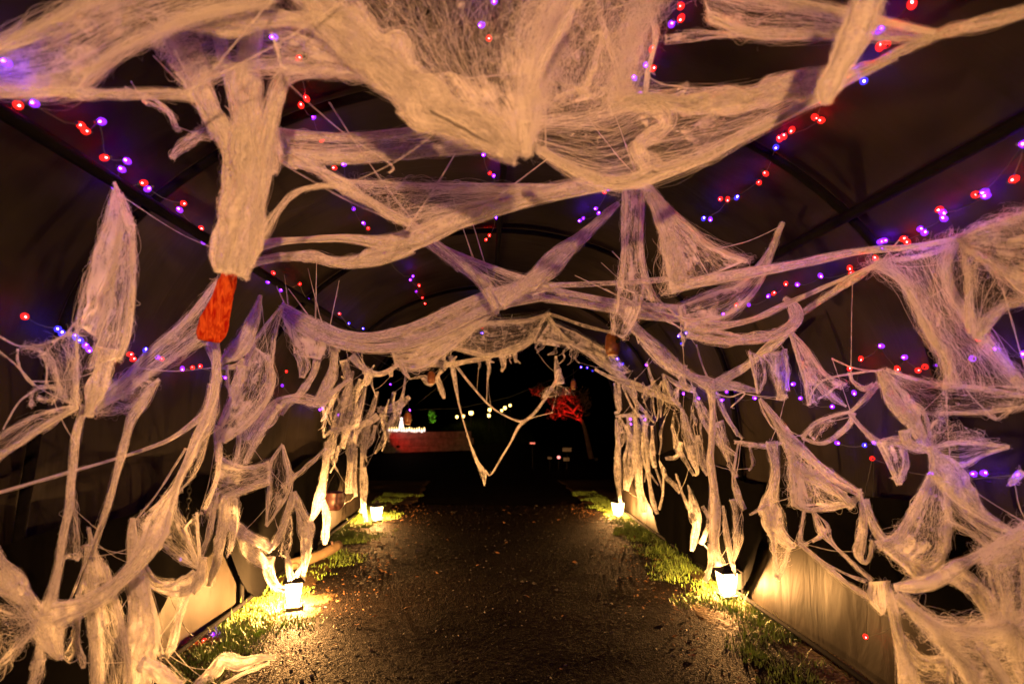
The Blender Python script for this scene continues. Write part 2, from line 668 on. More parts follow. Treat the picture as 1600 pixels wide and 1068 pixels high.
# assumed black sheet, added to darken each wall foot, hem looped up beside every lantern
M_DRAPE = plain('assumed_drape_black', (0.003, 0.003, 0.003), 1.0, spec=0.0)
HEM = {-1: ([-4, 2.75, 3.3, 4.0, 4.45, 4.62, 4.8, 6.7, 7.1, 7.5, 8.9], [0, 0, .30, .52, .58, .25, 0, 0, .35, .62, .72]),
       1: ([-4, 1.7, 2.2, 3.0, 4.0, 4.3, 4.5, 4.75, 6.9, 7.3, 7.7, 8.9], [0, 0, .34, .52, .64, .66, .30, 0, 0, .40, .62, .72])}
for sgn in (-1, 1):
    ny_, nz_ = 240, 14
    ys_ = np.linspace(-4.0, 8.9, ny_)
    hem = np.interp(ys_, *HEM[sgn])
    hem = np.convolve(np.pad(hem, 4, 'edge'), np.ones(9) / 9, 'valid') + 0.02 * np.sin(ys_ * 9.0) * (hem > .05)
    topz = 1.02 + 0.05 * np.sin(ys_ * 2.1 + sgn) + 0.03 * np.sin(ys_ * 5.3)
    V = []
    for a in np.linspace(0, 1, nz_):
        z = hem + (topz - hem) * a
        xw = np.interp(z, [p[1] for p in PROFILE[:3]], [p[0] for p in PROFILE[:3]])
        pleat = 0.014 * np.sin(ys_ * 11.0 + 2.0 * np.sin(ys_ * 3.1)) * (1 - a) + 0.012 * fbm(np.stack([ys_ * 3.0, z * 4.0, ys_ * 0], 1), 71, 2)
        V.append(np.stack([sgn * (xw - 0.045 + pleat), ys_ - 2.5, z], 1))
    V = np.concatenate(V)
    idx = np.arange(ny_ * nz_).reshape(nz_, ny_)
    mesh_obj('assumed_drape', V, np.stack([idx[:-1, :-1], idx[:-1, 1:], idx[1:, 1:], idx[1:, :-1]], -1).reshape(-1, 4), M_DRAPE, tunnel, True)
# open tail of the tunnel behind the photographer
bk_ = [(x, -4.02 - 2.5, z) for x, _, z in prof_curve(31, 0.0)]

# ================================================================== LANTERNS
def make_lantern():
    t = empty('lantern', (0, 0, 0), 'x', 'lantern', 'lit lanterns standing on the verge')
    MB().box((0, 0, 0.012), (0.125, 0.125, 0.024)).lathe([(0.0, 0.024), (0.06, 0.024), (0.05, 0.034), (0.0, 0.036)], 12).build('base', M_BLACK, t)
    b, w, z0, z1 = 0.046, 0.066, 0.036, 0.205
    for sx, sy in ((-1, -1), (1, -1), (1, 1), (-1, 1)):
        MB().tube([(sx * b, sy * b, z0), (sx * w, sy * w, z1)], 0.0045, 6).build('post', M_BLACK, t)
    me0 = None
    for k in range(4):
        a = k * math.pi / 2
        if me0 is None:
            o = me0 = mesh_obj('pane', [(-b, -b, z0 + .004), (b, -b, z0 + .004), (w, -w, z1 - .004), (-w, -w, z1 - .004)], [(0, 1, 2, 3)], M_PANE, t)
        else:
            o = me0.copy(); COL.objects.link(o); o.parent = t
        o.rotation_euler = (0, 0, a)
    roof = MB().lathe([(0.112, 0.202), (0.114, 0.210), (0.05, 0.252), (0.035, 0.256), (0.034, 0.272), (0.012, 0.284), (0.0, 0.285)], 4)
    roof.add([(-.078, -.078, .204), (.078, -.078, .204), (.078, .078, .204), (-.078, .078, .204)], [(0, 1, 2, 3)])
    roof.build('roof', M_BLACK, t)
    MB().tube([(0.03 * math.cos(q), 0, 0.305 + 0.03 * math.sin(q)) for q in np.linspace(-1.3, 4.45, 18)], 0.0032, 6).build('ring_handle', M_BLACK, t, True)
    MB().lathe([(0.0, 0.036), (0.018, 0.036), (0.018, 0.07), (0.010, 0.078), (0.006, 0.086), (0.0, 0.088)], 12).build('bulb', M_BULB, t, True)
    l = bpy.data.lights.new('bulb_light', 'POINT')
    l.color = LAMP_COL
    l.energy = LAMP_W
    l.shadow_soft_size = 0.022
    lo = bpy.data.objects.new('bulb_light', l)
    COL.objects.link(lo); lo.parent = t; lo.location = (0, 0, 0.125)
    lo.visible_camera = True
    return t


lan = None
LAN = [((458, 953), 'lit black lantern on the left verge nearest the camera, webs hanging over its roof', 0.25),
       ((588, 816), 'small lit lantern at the far left end of the path beside the tunnel mouth', 0.6),
       ((1137, 936), 'lit black lantern on the right grass verge under a thick hanging web rope', 0.1),
       ((966, 809), 'lit lantern at the far right end of the path beside drooping web shreds', 0.5)]
LAN_POS = [(ground(*p), lab, rz) for p, lab, rz in LAN]
for p, lab, rz in LAN_POS:
    o = lan = make_lantern() if lan is None else copy_tree(lan)
    o.location = (p[0], p[1], 0.016)
    o.rotation_euler = (0, 0, rz)
    o['label'] = lab
    if 'far ' in lab:                           # the far pair burns lower
        for ch in o.children:
            if ch.type == 'LIGHT':
                ch.data = ch.data.copy(); ch.data.energy = LAMP_W * 0.4

# assumed unseen lamp, added to light the webs from behind the photographer: the same kind of lantern, larger, on its hook under the roof
hung = copy_tree(lan)
hung.location = (0.35, -2.3, 1.85)
hung.scale = (2.0, 2.0, 2.0)
hung['label'] = 'assumed big lit lantern hung from the roof behind the photographer, outside the frame'
for ch in list(hung.children):
    if ch.type == 'LIGHT':
        ch.data = ch.data.copy(); ch.data.energy = ASSUMED_KEY_W; ch.data.color = ASSUMED_KEY_COL; ch.data.shadow_soft_size = 0.05
MB().tube([(0, 0, 0.33), (0, 0, 0.55)], 0.004, 6).build('assumed_hook', M_BLACK, hung)

# ================================================================== LED STRINGS
STR = [
 ('violet and red fairy light string along the upper left roof beam', 0.05, 'p5,95 r30,165 p50,160 r125,195 r136,205 p156,190 r166,246 p196,250 p188,263 p178,291 r222,286 p233,294 r288,318 p279,326 r315,357 p318,377 p345,398 p405,425 r428,427 p420,440 r437,443 p440,452 r468,443 p482,468'),
 ('fairy light string hanging behind the thick web column left of centre', 0.06, 'p425,58 r468,90 r478,152 r470,163 p488,183 r504,218 p513,243 r521,262 p536,257 p552,326 r575,356 p567,348 p600,395 p645,432 p641,437 r655,446 p650,455 r660,465 r664,474'),
 ('fairy light string across the roof behind the big web triangle', 0.06, 'p772,3 p750,40 r764,60 p765,180 p755,242 r765,270 p772,275 p775,340 r765,368 r760,374'),
 ('fairy light string dropping from the top right of centre behind the wispy net', 0.06, 'r1062,10 r1063,31 p1050,36 r1020,75 p1009,102 r1022,106 p990,120 p1000,147 r945,300 p950,296 p930,326 p936,332 p912,341 p905,345'),
 ('mostly red fairy light string over the dark roof at upper right', 0.05, 'r1425,3 p1378,44 r1375,70 r1385,70 b1350,127 b1340,118 r1285,156 r1275,185 r1281,188 r1225,211 r1236,205 r1217,215 b1212,231 r1195,270 r1185,284 r1125,311 b1152,307 r1137,313 b1100,340 p1110,344'),
 ('bright violet and red fairy light string along the right wall top', 0.04, 'r1582,281 p1598,225 p1535,301 r1525,304 p1538,306 p1475,333 r1466,328 p1473,340 p1440,357 p1446,362 p1378,377 p1384,376 r1417,378 r1413,372 r1367,402 r1328,420 r1329,425 p1283,432 p1246,445 r1228,444 p1200,463 r1210,457 p1170,476 r1150,477 p1130,490 b1060,525 b1065,537 b1072,520'),
 ('blue, violet and red fairy light string on the left wall behind the hanging web lobe', 0.12, 'r40,495 b90,513 b97,519 b118,524 b124,531 p135,538 p140,548 r205,553 r210,560 b228,545 p246,558 r252,560 p285,577 r300,573 r312,572 p342,577 p352,590 p425,595 r447,580 p441,602 r466,621 p500,640 p528,648'),
 ('violet fairy light string sagging across the right wall at eye level', 0.05, 'p1598,553 p1555,545 r1533,528 p1520,560 p1463,570 r1445,573 r1436,578 p1412,558 r1403,577 p1375,540 r1345,562 p1335,615 r1328,575 p1300,635 p1250,622 p1238,600 p1180,622 p1135,612 p1128,625 p1092,622 p1068,615 p1010,570'),
 ('blue fairy light string around the far tunnel mouth', 0.1, 'b545,505 r550,513 b567,513 r530,490 b645,573 p610,600 b752,503 r754,512 b753,520 p640,640 p870,590 r868,597 b908,573 b918,574 b926,579 b965,560 b974,568 b960,600 p985,655 p986,662 p1008,655'),
 ('sparse violet fairy light string low on the dark right wall', 0.05, 'p1458,740 p1540,738 p1520,740 p1590,741 r1363,716 b1325,850 r1329,855 p1448,925 r1353,995 p1365,690 b1352,695 p1310,692'),
 ('sparse blue and red fairy light string low on the dark left wall', 0.05, 'b7,1026 r33,1013 r135,962 p292,889 b278,873 b250,891 r305,999 r318,1000 p332,990'),
]
bulb_mesh = {}
for k, m in M_LED.items():
    b = MB().lathe([(0.0, -0.004), (0.0022, -0.003), (0.0028, 0.0), (0.0022, 0.003), (0.0, 0.004)], 8)
    o = b.build('led_bulb', m, None, True)
    bulb_mesh[k] = o.data
    bpy.data.objects.remove(o)
glow_mesh = {}
for k, c in (('p', (0.26, 0.02, 1.0)), ('b', (0.05, 0.03, 1.0)), ('r', (1.0, 0.015, 0.01))):
    gm, nt, go_ = new_mat('frosted_led_cap')
    e = N(nt, 'ShaderNodeEmission'); e.inputs['Color'].default_value = (*c, 1); e.inputs['Strength'].default_value = 3.2
    tr = N(nt, 'ShaderNodeBsdfTransparent'); mx = N(nt, 'ShaderNodeMixShader'); mx.inputs[0].default_value = 0.4
    nt.links.new(tr.outputs[0], mx.inputs[1]); nt.links.new(e.outputs[0], mx.inputs[2]); nt.links.new(mx.outputs[0], go_.inputs['Surface'])
    o = MB().lathe([(0.0, -0.007), (0.009, -0.006), (0.0135, 0.004), (0.012, 0.013), (0.007, 0.020), (0.0, 0.022)], 10).build('led_cap', gm, None, True)
    glow_mesh[k] = o.data
    bpy.data.objects.remove(o)
cap_o = MB().lathe([(0.0, -0.019), (0.005, -0.019), (0.0055, -0.008), (0.0, -0.008)], 6).build('socket', M_WIRE)
cap_mesh = cap_o.data
bpy.data.objects.remove(cap_o)
for lab, inset, spec in STR:
    P, K = [], []
    for w in spec.split():
        k, xy = w[0], w[1:].split(',')
        P.append(pt(float(xy[0]), float(xy[1]), -0.3 * inset)); K.append(k)
    P = np.array(P)
    root = empty('light_string', P.mean(0), lab, 'string lights', 'fairy light strings under the tunnel cover')
    Q = P - P.mean(0)
    W = [Q[0]]
    for a, b in zip(Q, Q[1:]):
        L = np.linalg.norm(b - a)
        for t in (0.33, 0.67, 1.0):
            q = a * (1 - t) + b * t
            if t < 1:
                q = q + np.array([0, 0, -0.06 * L])
            W.append(q)
    W = np.array(W) + rng.normal(0, 0.002, (len(W), 3))
    MB().tube(W, 0.0018, 5).build('cable', M_WIRE, root)
    for q, k in zip(Q, K):
        rot = Euler((rng.uniform(0, 6.28), rng.uniform(0, 6.28), 0))
        o = bpy.data.objects.new('led_bulb', bulb_mesh[k])
        COL.objects.link(o); o.parent = root; o.location = q; o.rotation_euler = rot
        cs = bpy.data.objects.new('led_cap', glow_mesh[k])
        COL.objects.link(cs); cs.parent = o
        s = bpy.data.objects.new('socket', cap_mesh)
        COL.objects.link(s); s.parent = o

# ================================================================== BEYOND THE TUNNEL
M_RED = glow('red_lens', (1.0, 0.06, 0.03), 40.0)
M_WARM = glow('warm_globe', (1.0, 0.62, 0.16), 8.0)
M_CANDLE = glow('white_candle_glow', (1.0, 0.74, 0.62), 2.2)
M_STONE = plain('rough_stone', (0.10, 0.09, 0.08), 0.8, noise=0.4, nscale=8, bump=0.5)
M_BARK = plain('tree_bark', (0.05, 0.03, 0.022), 0.9, noise=0.5, nscale=14, bump=0.6)
M_FOL = plain('tree_leaf', (0.060, 0.035, 0.02), 0.6, noise=0.5, nscale=4)
M_SHRUB = plain('shrub_leaf', (0.05, 0.11, 0.02), 0.6, noise=0.5, nscale=4)


def point_light(parent, loc, col, w, size=0.05, name='lamp_light', spot=None, aim=None):
    l = bpy.data.lights.new(name, 'SPOT' if spot else 'POINT')
    l.color = col; l.energy = w; l.shadow_soft_size = size
    o = bpy.data.objects.new(name, l); COL.objects.link(o)
    if parent: o.parent = parent
    o.location = loc
    if spot:
        l.spot_size = spot; l.spot_blend = 0.5
        o.rotation_euler = (Vector(aim)).to_track_quat('-Z', 'Y').to_euler()
    return o


def leaf_cloud(n, centres, rad, size, flat=1.0):
    c = np.array(centres)[rng.integers(0, len(centres), n)]
    d = rng.normal(0, 1, (n, 3)); d /= np.linalg.norm(d, axis=1)[:, None]
    d[:, 2] *= flat
    p = c + d * (rng.random((n, 1)) ** 0.5) * rad
    a = rng.normal(0, 1, (n, 3)); a /= np.linalg.norm(a, axis=1)[:, None]
    b = np.cross(a, rng.normal(0, 1, (n, 3))); b /= np.linalg.norm(b, axis=1)[:, None] + 1e-9
    s = size * rng.uniform(0.6, 1.4, (n, 1))
    V = np.stack([p - a * s, p + b * s * 0.45, p + a * s, p - b * s * 0.45], 1).reshape(-1, 3)
    F = np.arange(n * 4).reshape(-1, 4)
    return V, F


# bank of grass that carries the row of yellow lamps
D = 30.0
bx0, bx1 = pt(640, 660, 1)[0], 0


def far(px, py, d):
    return CAM_LOC + ray(px, py) * d


nx, ny = 60, 14
A0, A1 = far(655, 668, 27.0), far(830, 655, 33.0)
V = []
for j in range(ny):
    t = j / (ny - 1)
    for i in range(nx):
        s = i / (nx - 1)
        q = A0 * (1 - s) + A1 * s
        hgt = (0.75 + 1.15 * min(1, s * 1.25)) * math.sin(math.pi * min(1, t * 1.2) / 2) * math.sin(math.pi * (0.06 + 0.9 * s)) ** 0.4
        V.append((q[0], q[1] - 2.5 + 5 * t, -0.05 + hgt + 0.05 * math.sin(i * 1.3 + j)))
idx = np.arange(nx * ny).reshape(ny, nx)
F = np.stack([idx[:-1, :-1], idx[:-1, 1:], idx[1:, 1:], idx[1:, :-1]], -1).reshape(-1, 4)
tag(mesh_obj('grass_bank', V, F, plain('dark_turf', (0.012, 0.018, 0.006), 0.9, noise=0.6, nscale=9, bump=0.6, spec=0.0), smooth=True), kind='structure')

# row of yellow lamps on the bank
lamp0 = None
YL = [('leftmost of the tall pair of yellow lamps on the far bank', 714, 651), ('second yellow lamp from the left on the far bank', 724, 650),
      ('broad yellow lamp in the middle of the far bank', 736, 645), ('upper yellow lamp of the close pair right of the bank middle', 765, 640),
      ('lower yellow lamp of the close pair right of the bank middle', 764, 649), ('left lamp of the rising row of three yellow lamps', 784, 641),
      ('middle lamp of the rising row of three yellow lamps', 789, 637), ('highest lamp of the rising row of three yellow lamps', 797, 633),
      ('small yellow lamp beside the orange jar left of the dark bank', 641, 656)]
for lab, px, py in YL:
    p = far(px, py, 29.0)
    if lamp0 is None:
        lamp0 = o = empty('garden_lamp', p, 'x', 'garden lamp', 'yellow lamps on the far bank')
        MB().tube([(0, 0, -0.95), (0, 0, -0.08)], 0.02, 6).build('post', M_BLACK, o)
        MB().lathe([(0.0, -0.09), (0.06, -0.07), (0.085, 0.0), (0.07, 0.07), (0.0, 0.1)], 10).build('globe', M_WARM, o, True)
        MB().lathe([(0.09, 0.08), (0.03, 0.12), (0.0, 0.13)], 10).build('cap', M_BLACK, o)
        point_light(o, (0, -0.25, 0.0), (1, 0.7, 0.25), 0.08)
    else:
        o = copy_tree(lamp0)
    o.location = p
    o['label'] = lab
    o.scale = (1.35, 1.35, 1.15) if 'broad' in lab else (rng.uniform(.65, 1.0),) * 3

# green lit shrub
pg = far(675, 664, 27.0)
sh = empty('shrub', pg, 'small shrub lit bright green at the left end of the far bank', 'shrub')
Vv, Ff = leaf_cloud(260, [(0, 0, 0.2), (0.02, 0, 0.42), (-0.03, 0, 0.58)], 0.17, 0.06)
mesh_obj('leaf_cluster', Vv, Ff, M_SHRUB, sh)
MB().tube([(0, 0, -0.6), (0.01, 0, 0.3)], [0.02, 0.01], 6).build('stem', M_BARK, sh)
assumed_shrub_spot = empty('spotlight', pg + np.array([0.02, -0.45, -0.2]), 'assumed green spotlight at the foot of the lit shrub', 'spotlight')  # unseen lamp, assumed from the green light on the shrub
MB().lathe([(0.0, -0.05), (0.05, -0.04), (0.06, 0.03)], 10).build('housing', M_BLACK, assumed_shrub_spot)
MB().tube([(0, 0, -0.5), (0, 0, -0.04)], 0.012, 6).build('stake', M_BLACK, assumed_shrub_spot)
point_light(assumed_shrub_spot, (0, 0, 0.08), (0.5, 1.0, 0.1), 60, 0.03, spot=R(50), aim=(0, 0.45, 0.65))

# red lit low wall with a row of candles and a small white figure
dW = 22.0
w0, w1 = far(604, 674, dW), far(738, 682, dW + 1.5)
wall = empty('low_wall', (w0 + w1) / 2 * np.array([1, 1, 0]), 'low stone wall glowing red under a row of white lights, far left beyond the mouth', 'wall')
c0 = (w0 + w1) / 2
L = np.linalg.norm((w1 - w0)[:2]); ang = math.atan2(w1[1] - w0[1], w1[0] - w0[0])
top = w0[2] - 0.02
rows = 3
bw = 0.42
for r in range(rows):
    h = (top + 0.05) / rows
    nb = int(L / bw)
    for i in range(nb):
        s = (i + (0.5 if r % 2 else 0.25)) / nb - 0.5
        q = (math.cos(ang) * s * L, math.sin(ang) * s * L, -0.05 + h * (r + 0.5))
        MB().box(q, (L / nb - 0.012, 0.34 + rng.uniform(-.02, .02), h - 0.012), ang).build('stone', M_STONE, wall)
ncan = 15
for i in range(ncan):
    s = i / (ncan - 1)
    q = far(608 + 55 * s, 669.5 + 1.5 * s + rng.uniform(-1, 1), dW - 0.05)
    if i == 0:
        can = empty('candle', q, 'x', 'candle', 'white candles along the red lit wall')
        MB().lathe([(0.0, -0.09), (0.035, -0.09), (0.036, 0.02), (0.0, 0.02)], 8).build('wax', M_CANDLE, can)
        MB().lathe([(0.0, 0.02), (0.014, 0.04), (0.0, 0.085)], 8).build('flame', M_WARM, can)
        o = can
    else:
        o = copy_tree(can)
    o.location = q
    o['label'] = 'white glowing candle in the bright row along the red lit wall'
fig = empty('figurine', far(627, 668, dW), 'small white glowing figure standing among the candles on the red lit wall', 'figurine')
MB().lathe([(0.0, 0), (0.10, 0.0), (0.085, 0.12), (0.06, 0.2), (0.075, 0.24), (0.03, 0.29), (0.0, 0.30)], 12).build('body', M_CANDLE, fig, True)
MB().lathe([(0.0, 0.29), (0.04, 0.31), (0.05, 0.35), (0.035, 0.39), (0.0, 0.41)], 12).build('head', M_CANDLE, fig, True)
assumed_wall_spot = empty('spotlight', far(622, 697, dW - 1.1), 'assumed red spotlight on the ground in front of the low stone wall', 'spotlight')  # assumed source for the red glow on the wall, fixture unseen
MB().lathe([(0.0, -0.06), (0.06, -0.05), (0.07, 0.03)], 10).build('housing', M_BLACK, assumed_wall_spot)
point_light(assumed_wall_spot, (0, 0, 0.1), (1, 0.01, 0.01), 110, 0.03, spot=R(95), aim=(0.3, 1.1, 0.45))

# red lit leaning tree
tb = far(921, 678, 19.0); tb[2] = -0.03
tree = empty('tree', tb, 'small leaning tree lit deep red from below, right beyond the tunnel mouth', 'tree')


def loc(px, py, d=19.0):
    return far(px, py, d) - tb


trunk = MB().tube(catmull([(0.05, 0, 0), loc(912, 664), loc(902, 650), loc(888, 635), loc(872, 622)], 14), np.linspace(0.10, 0.03, 14), 7)
trunk.build('trunk', M_BARK, tree, True)
limbs = [[(902, 650), (893, 633), (886, 615)], [(905, 655), (885, 648), (860, 646)], [(895, 643), (905, 628), (913, 612)], [(888, 635), (870, 632), (850, 615)],
         [(898, 646), (880, 640), (866, 628)], [(905, 655), (915, 640), (918, 628)]]
cents = []
for L_ in limbs:
    P = catmull([loc(x, y, 19 + rng.uniform(-.5, .5)) for x, y in L_], 8)
    MB().tube(P, np.linspace(0.045, 0.012, 8), 6).build('limb', M_BARK, tree, True)
    cents += [P[4], P[6], P[7]]
cents += [loc(x, y, 19 + rng.uniform(-.6, .6)) for x, y in [(895, 622), (905, 632), (912, 622), (884, 612), (878, 626), (868, 616), (855, 608), (900, 612), (908, 640), (890, 640), (845, 605), (835, 610)]]
Vv, Ff = leaf_cloud(1500, cents, 0.20, 0.045)
tag(mesh_obj('crown', Vv, Ff, M_FOL, tree), kind='stuff')
assumed_tree_spot = empty('spotlight', far(931, 692, 17.6) * np.array([1, 1, 0]) + np.array([0, 0, .1]), 'assumed red spotlight on the ground below the leaning tree', 'spotlight')  # added below the tree as the assumed source of its red light
MB().lathe([(0.0, -0.06), (0.06, -0.05), (0.07, 0.03)], 10).build('housing', M_BLACK, assumed_tree_spot)
point_light(assumed_tree_spot, (0, 0, 0.1), (1, 0.012, 0.010), 1500, 0.04, spot=R(44), aim=(-1.0, 1.4, 1.45))

# two red lights and small grey plates out on the drive
o = empty('marker_light', far(832, 692, 15.5), 'flat red marker light alone in the dark past the tunnel mouth', 'marker light')
MB().box((0, 0, 0), (0.13, 0.04, 0.035)).build('lens', glow('salmon_lens', (1.0, 0.2, 0.12), 1.5), o)
MB().box((0, 0.035, -0.005), (0.19, 0.03, 0.07)).build('housing', M_BLACK, o)
MB().tube([(0, 0.03, -0.68), (0, 0.03, -0.03)], 0.006, 6).build('post', M_BLACK, o)
o = empty('marker_light', far(873, 714, 15.0), 'round pink red marker light between two grey plates on the dark drive', 'marker light')
MB().lathe([(0.0, -0.04), (0.035, -0.03), (0.045, 0.0), (0.035, 0.03), (0.0, 0.04)], 10).build('lens', glow('pink_lens', (1.0, 0.25, 0.22), 2.5), o, True)
MB().tube([(0, 0.03, -0.33), (0, 0.03, 0.0)], 0.006, 6).build('post', M_BLACK, o)
M_PLATE = plain('grey_plate', (0.10, 0.095, 0.095), 0.6, noise=0.2, nscale=9)
for lab, px, py, w, h in (('upper grey plate on a post above the pink red light', 886, 702, 0.24, 0.1), ('lower grey plate right of the pink red light', 885, 717, 0.16, 0.09), ('small grey plate left of the pink red light', 859, 715, 0.11, 0.06)):
    o = empty('sign_plate', far(px, py, 15.2), lab, 'sign', 'grey plates by the red light')
    MB().box((0, 0, 0), (w, 0.015, h)).build('plate', M_PLATE, o)
    MB().tube([(0, 0.015, -(far(px, py, 15.2)[2])), (0, 0.015, 0)], 0.005, 6).build('post', M_BLACK, o)
point_light(None, (0, 0, 0), (1, .3, .25), 0.0001) if False else None

# ================================================================== COBWEBS
def depth_list(n, d):
    if isinstance(d, tuple):
        return np.interp(np.linspace(0, 1, n), np.linspace(0, 1, len(d)), d)
    return np.full(n, float(d))


def to3(P, d):
    dl = depth_list(len(P), d)
    return np.array([pt(p[0], p[1], dd) for p, dd in zip(P, dl)])


def loft_mesh(A, B, nu, nv, dens, seed, bulge, ragged):
    """sheet between curves A and B (nv x 3 each)"""
    u = np.linspace(0, 1, nu)[None, :, None]
    V = A[:, None] * (1 - u) + B[:, None] * u
    W = np.linalg.norm(B - A, axis=1)
    ml = max(W.mean(), 0.004)
    T = np.gradient((A + B) / 2, axis=0)
    T /= np.linalg.norm(T, axis=1)[:, None] + 1e-9
    Xd = B - A
    Nn = np.cross(T, Xd); Nn /= np.linalg.norm(Nn, axis=1)[:, None] + 1e-9
    amp = np.minimum(0.30 * W, 0.05)[:, None] * bulge
    n1 = fbm(V * 9.0, seed, 3)
    V = V + Nn[:, None] * (amp * n1)[..., None]
    # ragged sides
    sd = Xd / (W[:, None] + 1e-9)
    side = (np.linspace(-1, 1, nu)[None, :]) ** 3
    n2 = fbm(V * 28.0, seed + 5, 2)
    V = V + sd[:, None] * (side * n2 * np.minimum(0.22 * W, 0.014)[:, None] * ragged)[..., None]
    s = np.r_[0, np.cumsum(np.linalg.norm(np.diff((A + B) / 2, axis=0), axis=1))]
    uu = np.broadcast_to((np.linspace(-0.5, 0.5, nu) * ml)[None, :], (nv, nu))
    vv = np.broadcast_to(s[:, None], (nv, nu))
    off = (seed * 0.731) % 17.0
    UV = np.stack([uu + off, vv + off * 0.37], -1)
    ed = np.minimum(np.linspace(0, 1, nu), np.linspace(1, 0, nu))[None, :] * 2
    wpx = W[:, None] / 0.012                                     # soft band of about 12 mm
    ed = np.clip(ed * wpx * 0.5, 0, 1)
    vd = np.minimum(s, s[-1] - s)[:, None] / 0.02
    ed = np.minimum(ed, np.clip(vd + 0.25, 0, 1))
    dn = np.broadcast_to(np.asarray(dens).reshape(-1, 1) if np.ndim(dens) else dens, (nv, nu))
    idx = np.arange(nu * nv).reshape(nv, nu)
    F = np.stack([idx[:-1, :-1], idx[:-1, 1:], idx[1:, 1:], idx[1:, :-1]], -1).reshape(-1, 4)
    return V.reshape(-1, 3), F, UV.reshape(-1, 2), dn.reshape(-1), ed.reshape(-1)


def tube_mesh(C, side, nrm, W, th, dens, seed, nu=12):
    """flattened cotton tube round centre line C; W full widths, th thickness ratio"""
    nv = len(C)
    a = np.linspace(0, 2 * math.pi, nu + 1)                     # seam doubled so that the UV runs on
    ca, sa = np.cos(a), np.sin(a)
    T = np.gradient(C, axis=0); T /= np.linalg.norm(T, axis=1)[:, None] + 1e-9
    base = C[:, None] + (side[:, None] * ca[None, :, None] + nrm[:, None] * (sa * th)[None, :, None]) * (W / 2)[:, None, None]
    out = base - C[:, None]
    ol = np.linalg.norm(out, axis=2, keepdims=True) + 1e-9
    q = base.copy()
    n = fbm(q * np.array([24.0, 24.0, 24.0]), seed, 3) * 0.34 + fbm(q * 75.0, seed + 3, 2) * 0.2
    base = base + out * n[..., None]
    s = np.r_[0, np.cumsum(np.linalg.norm(np.diff(C, axis=0), axis=1))]
    per = math.pi * W.mean() * 0.8
    off = (seed * 0.731) % 17.0
    UV = np.stack([np.broadcast_to((a / (2 * math.pi) * per)[None, :] + off, (nv, nu + 1)), np.broadcast_to(s[:, None] + off * 0.37, (nv, nu + 1))], -1)
    vd = np.minimum(s, s[-1] - s)[:, None] / 0.015
    ed = np.broadcast_to(np.clip(vd + 0.4, 0, 1), (nv, nu + 1))
    dn = np.broadcast_to(np.asarray(dens).reshape(-1, 1) if np.ndim(dens) else dens, (nv, nu + 1))
    m = nu + 1
    idx = np.arange(m * nv).reshape(nv, m)
    F = np.stack([idx[:-1, :-1], idx[:-1, 1:], idx[1:, 1:], idx[1:, :-1]], -1).reshape(-1, 4)
    return base.reshape(-1, 3), F, UV.reshape(-1, 2), np.array(dn).reshape(-1), np.array(ed).reshape(-1)


def loft_hair(A, B, n, seed, curl, thick, stray=0.12):
    """loose fibres strung between A and B; returns (n, k, 3)"""
    r = np.random.default_rng(seed)
    k = 12
    nv = len(A)
    u0 = r.random(n)
    m = r.random(n)
    u0 = np.where(m < 0.3, r.normal(0.03, 0.06, n), np.where(m < 0.6, r.normal(0.97, 0.06, n), u0))
    ln = np.clip(r.exponential(0.45, n) + 0.12, 0.12, 1.08)
    v0 = r.uniform(-0.04, 1.04, n) - ln * r.random(n)
    t = np.linspace(0, 1, k)
    v = np.clip(v0[:, None] + ln[:, None] * t[None, :], -0.03, 1.03)
    W = np.linalg.norm(B - A, axis=1)
    wander = r.normal(0, 0.10, (n, 1)) * (t[None, :] - 0.5) + r.normal(0, 0.05, (n, 1)) * np.sin(t[None, :] * r.uniform(2, 9, (n, 1)) + r.uniform(0, 6, (n, 1)))
    u = u0[:, None] + wander
    q = np.clip(v, 0, 1) * (nv - 1)
    i = np.minimum(q.astype(int), nv - 2); f = (q - i)[..., None]
    a = A[i] * (1 - f) + A[i + 1] * f
    b = B[i] * (1 - f) + B[i + 1] * f
    P = a * (1 - u[..., None]) + b * u[..., None]
    wl_ = np.interp(np.clip(v, 0, 1), np.linspace(0, 1, nv), W)
    # curl and looseness
    amp = (0.003 + 0.05 * np.minimum(wl_, 0.25)) * curl
    ph = r.uniform(0, 60, (n, 1, 3))
    fr = r.uniform(3, 12, (n, 1, 1))
    P = P + amp[..., None] * np.sin(ph + fr * t[None, :, None]) * r.normal(0, 1, (n, 1, 3))
    # a few that stray off the sheet
    st = (r.random(n) < stray)[:, None, None]
    d = r.normal(0, 1, (n, 1, 3)); d /= np.linalg.norm(d, axis=2, keepdims=True)
    P = P + st * d * (0.006 + 0.07 * np.minimum(W.mean(), 0.3)) * (t[None, :, None] ** 2) * r.random((n, 1, 1)) * 1.4
    return P


web_count = [0]
PENDING = []


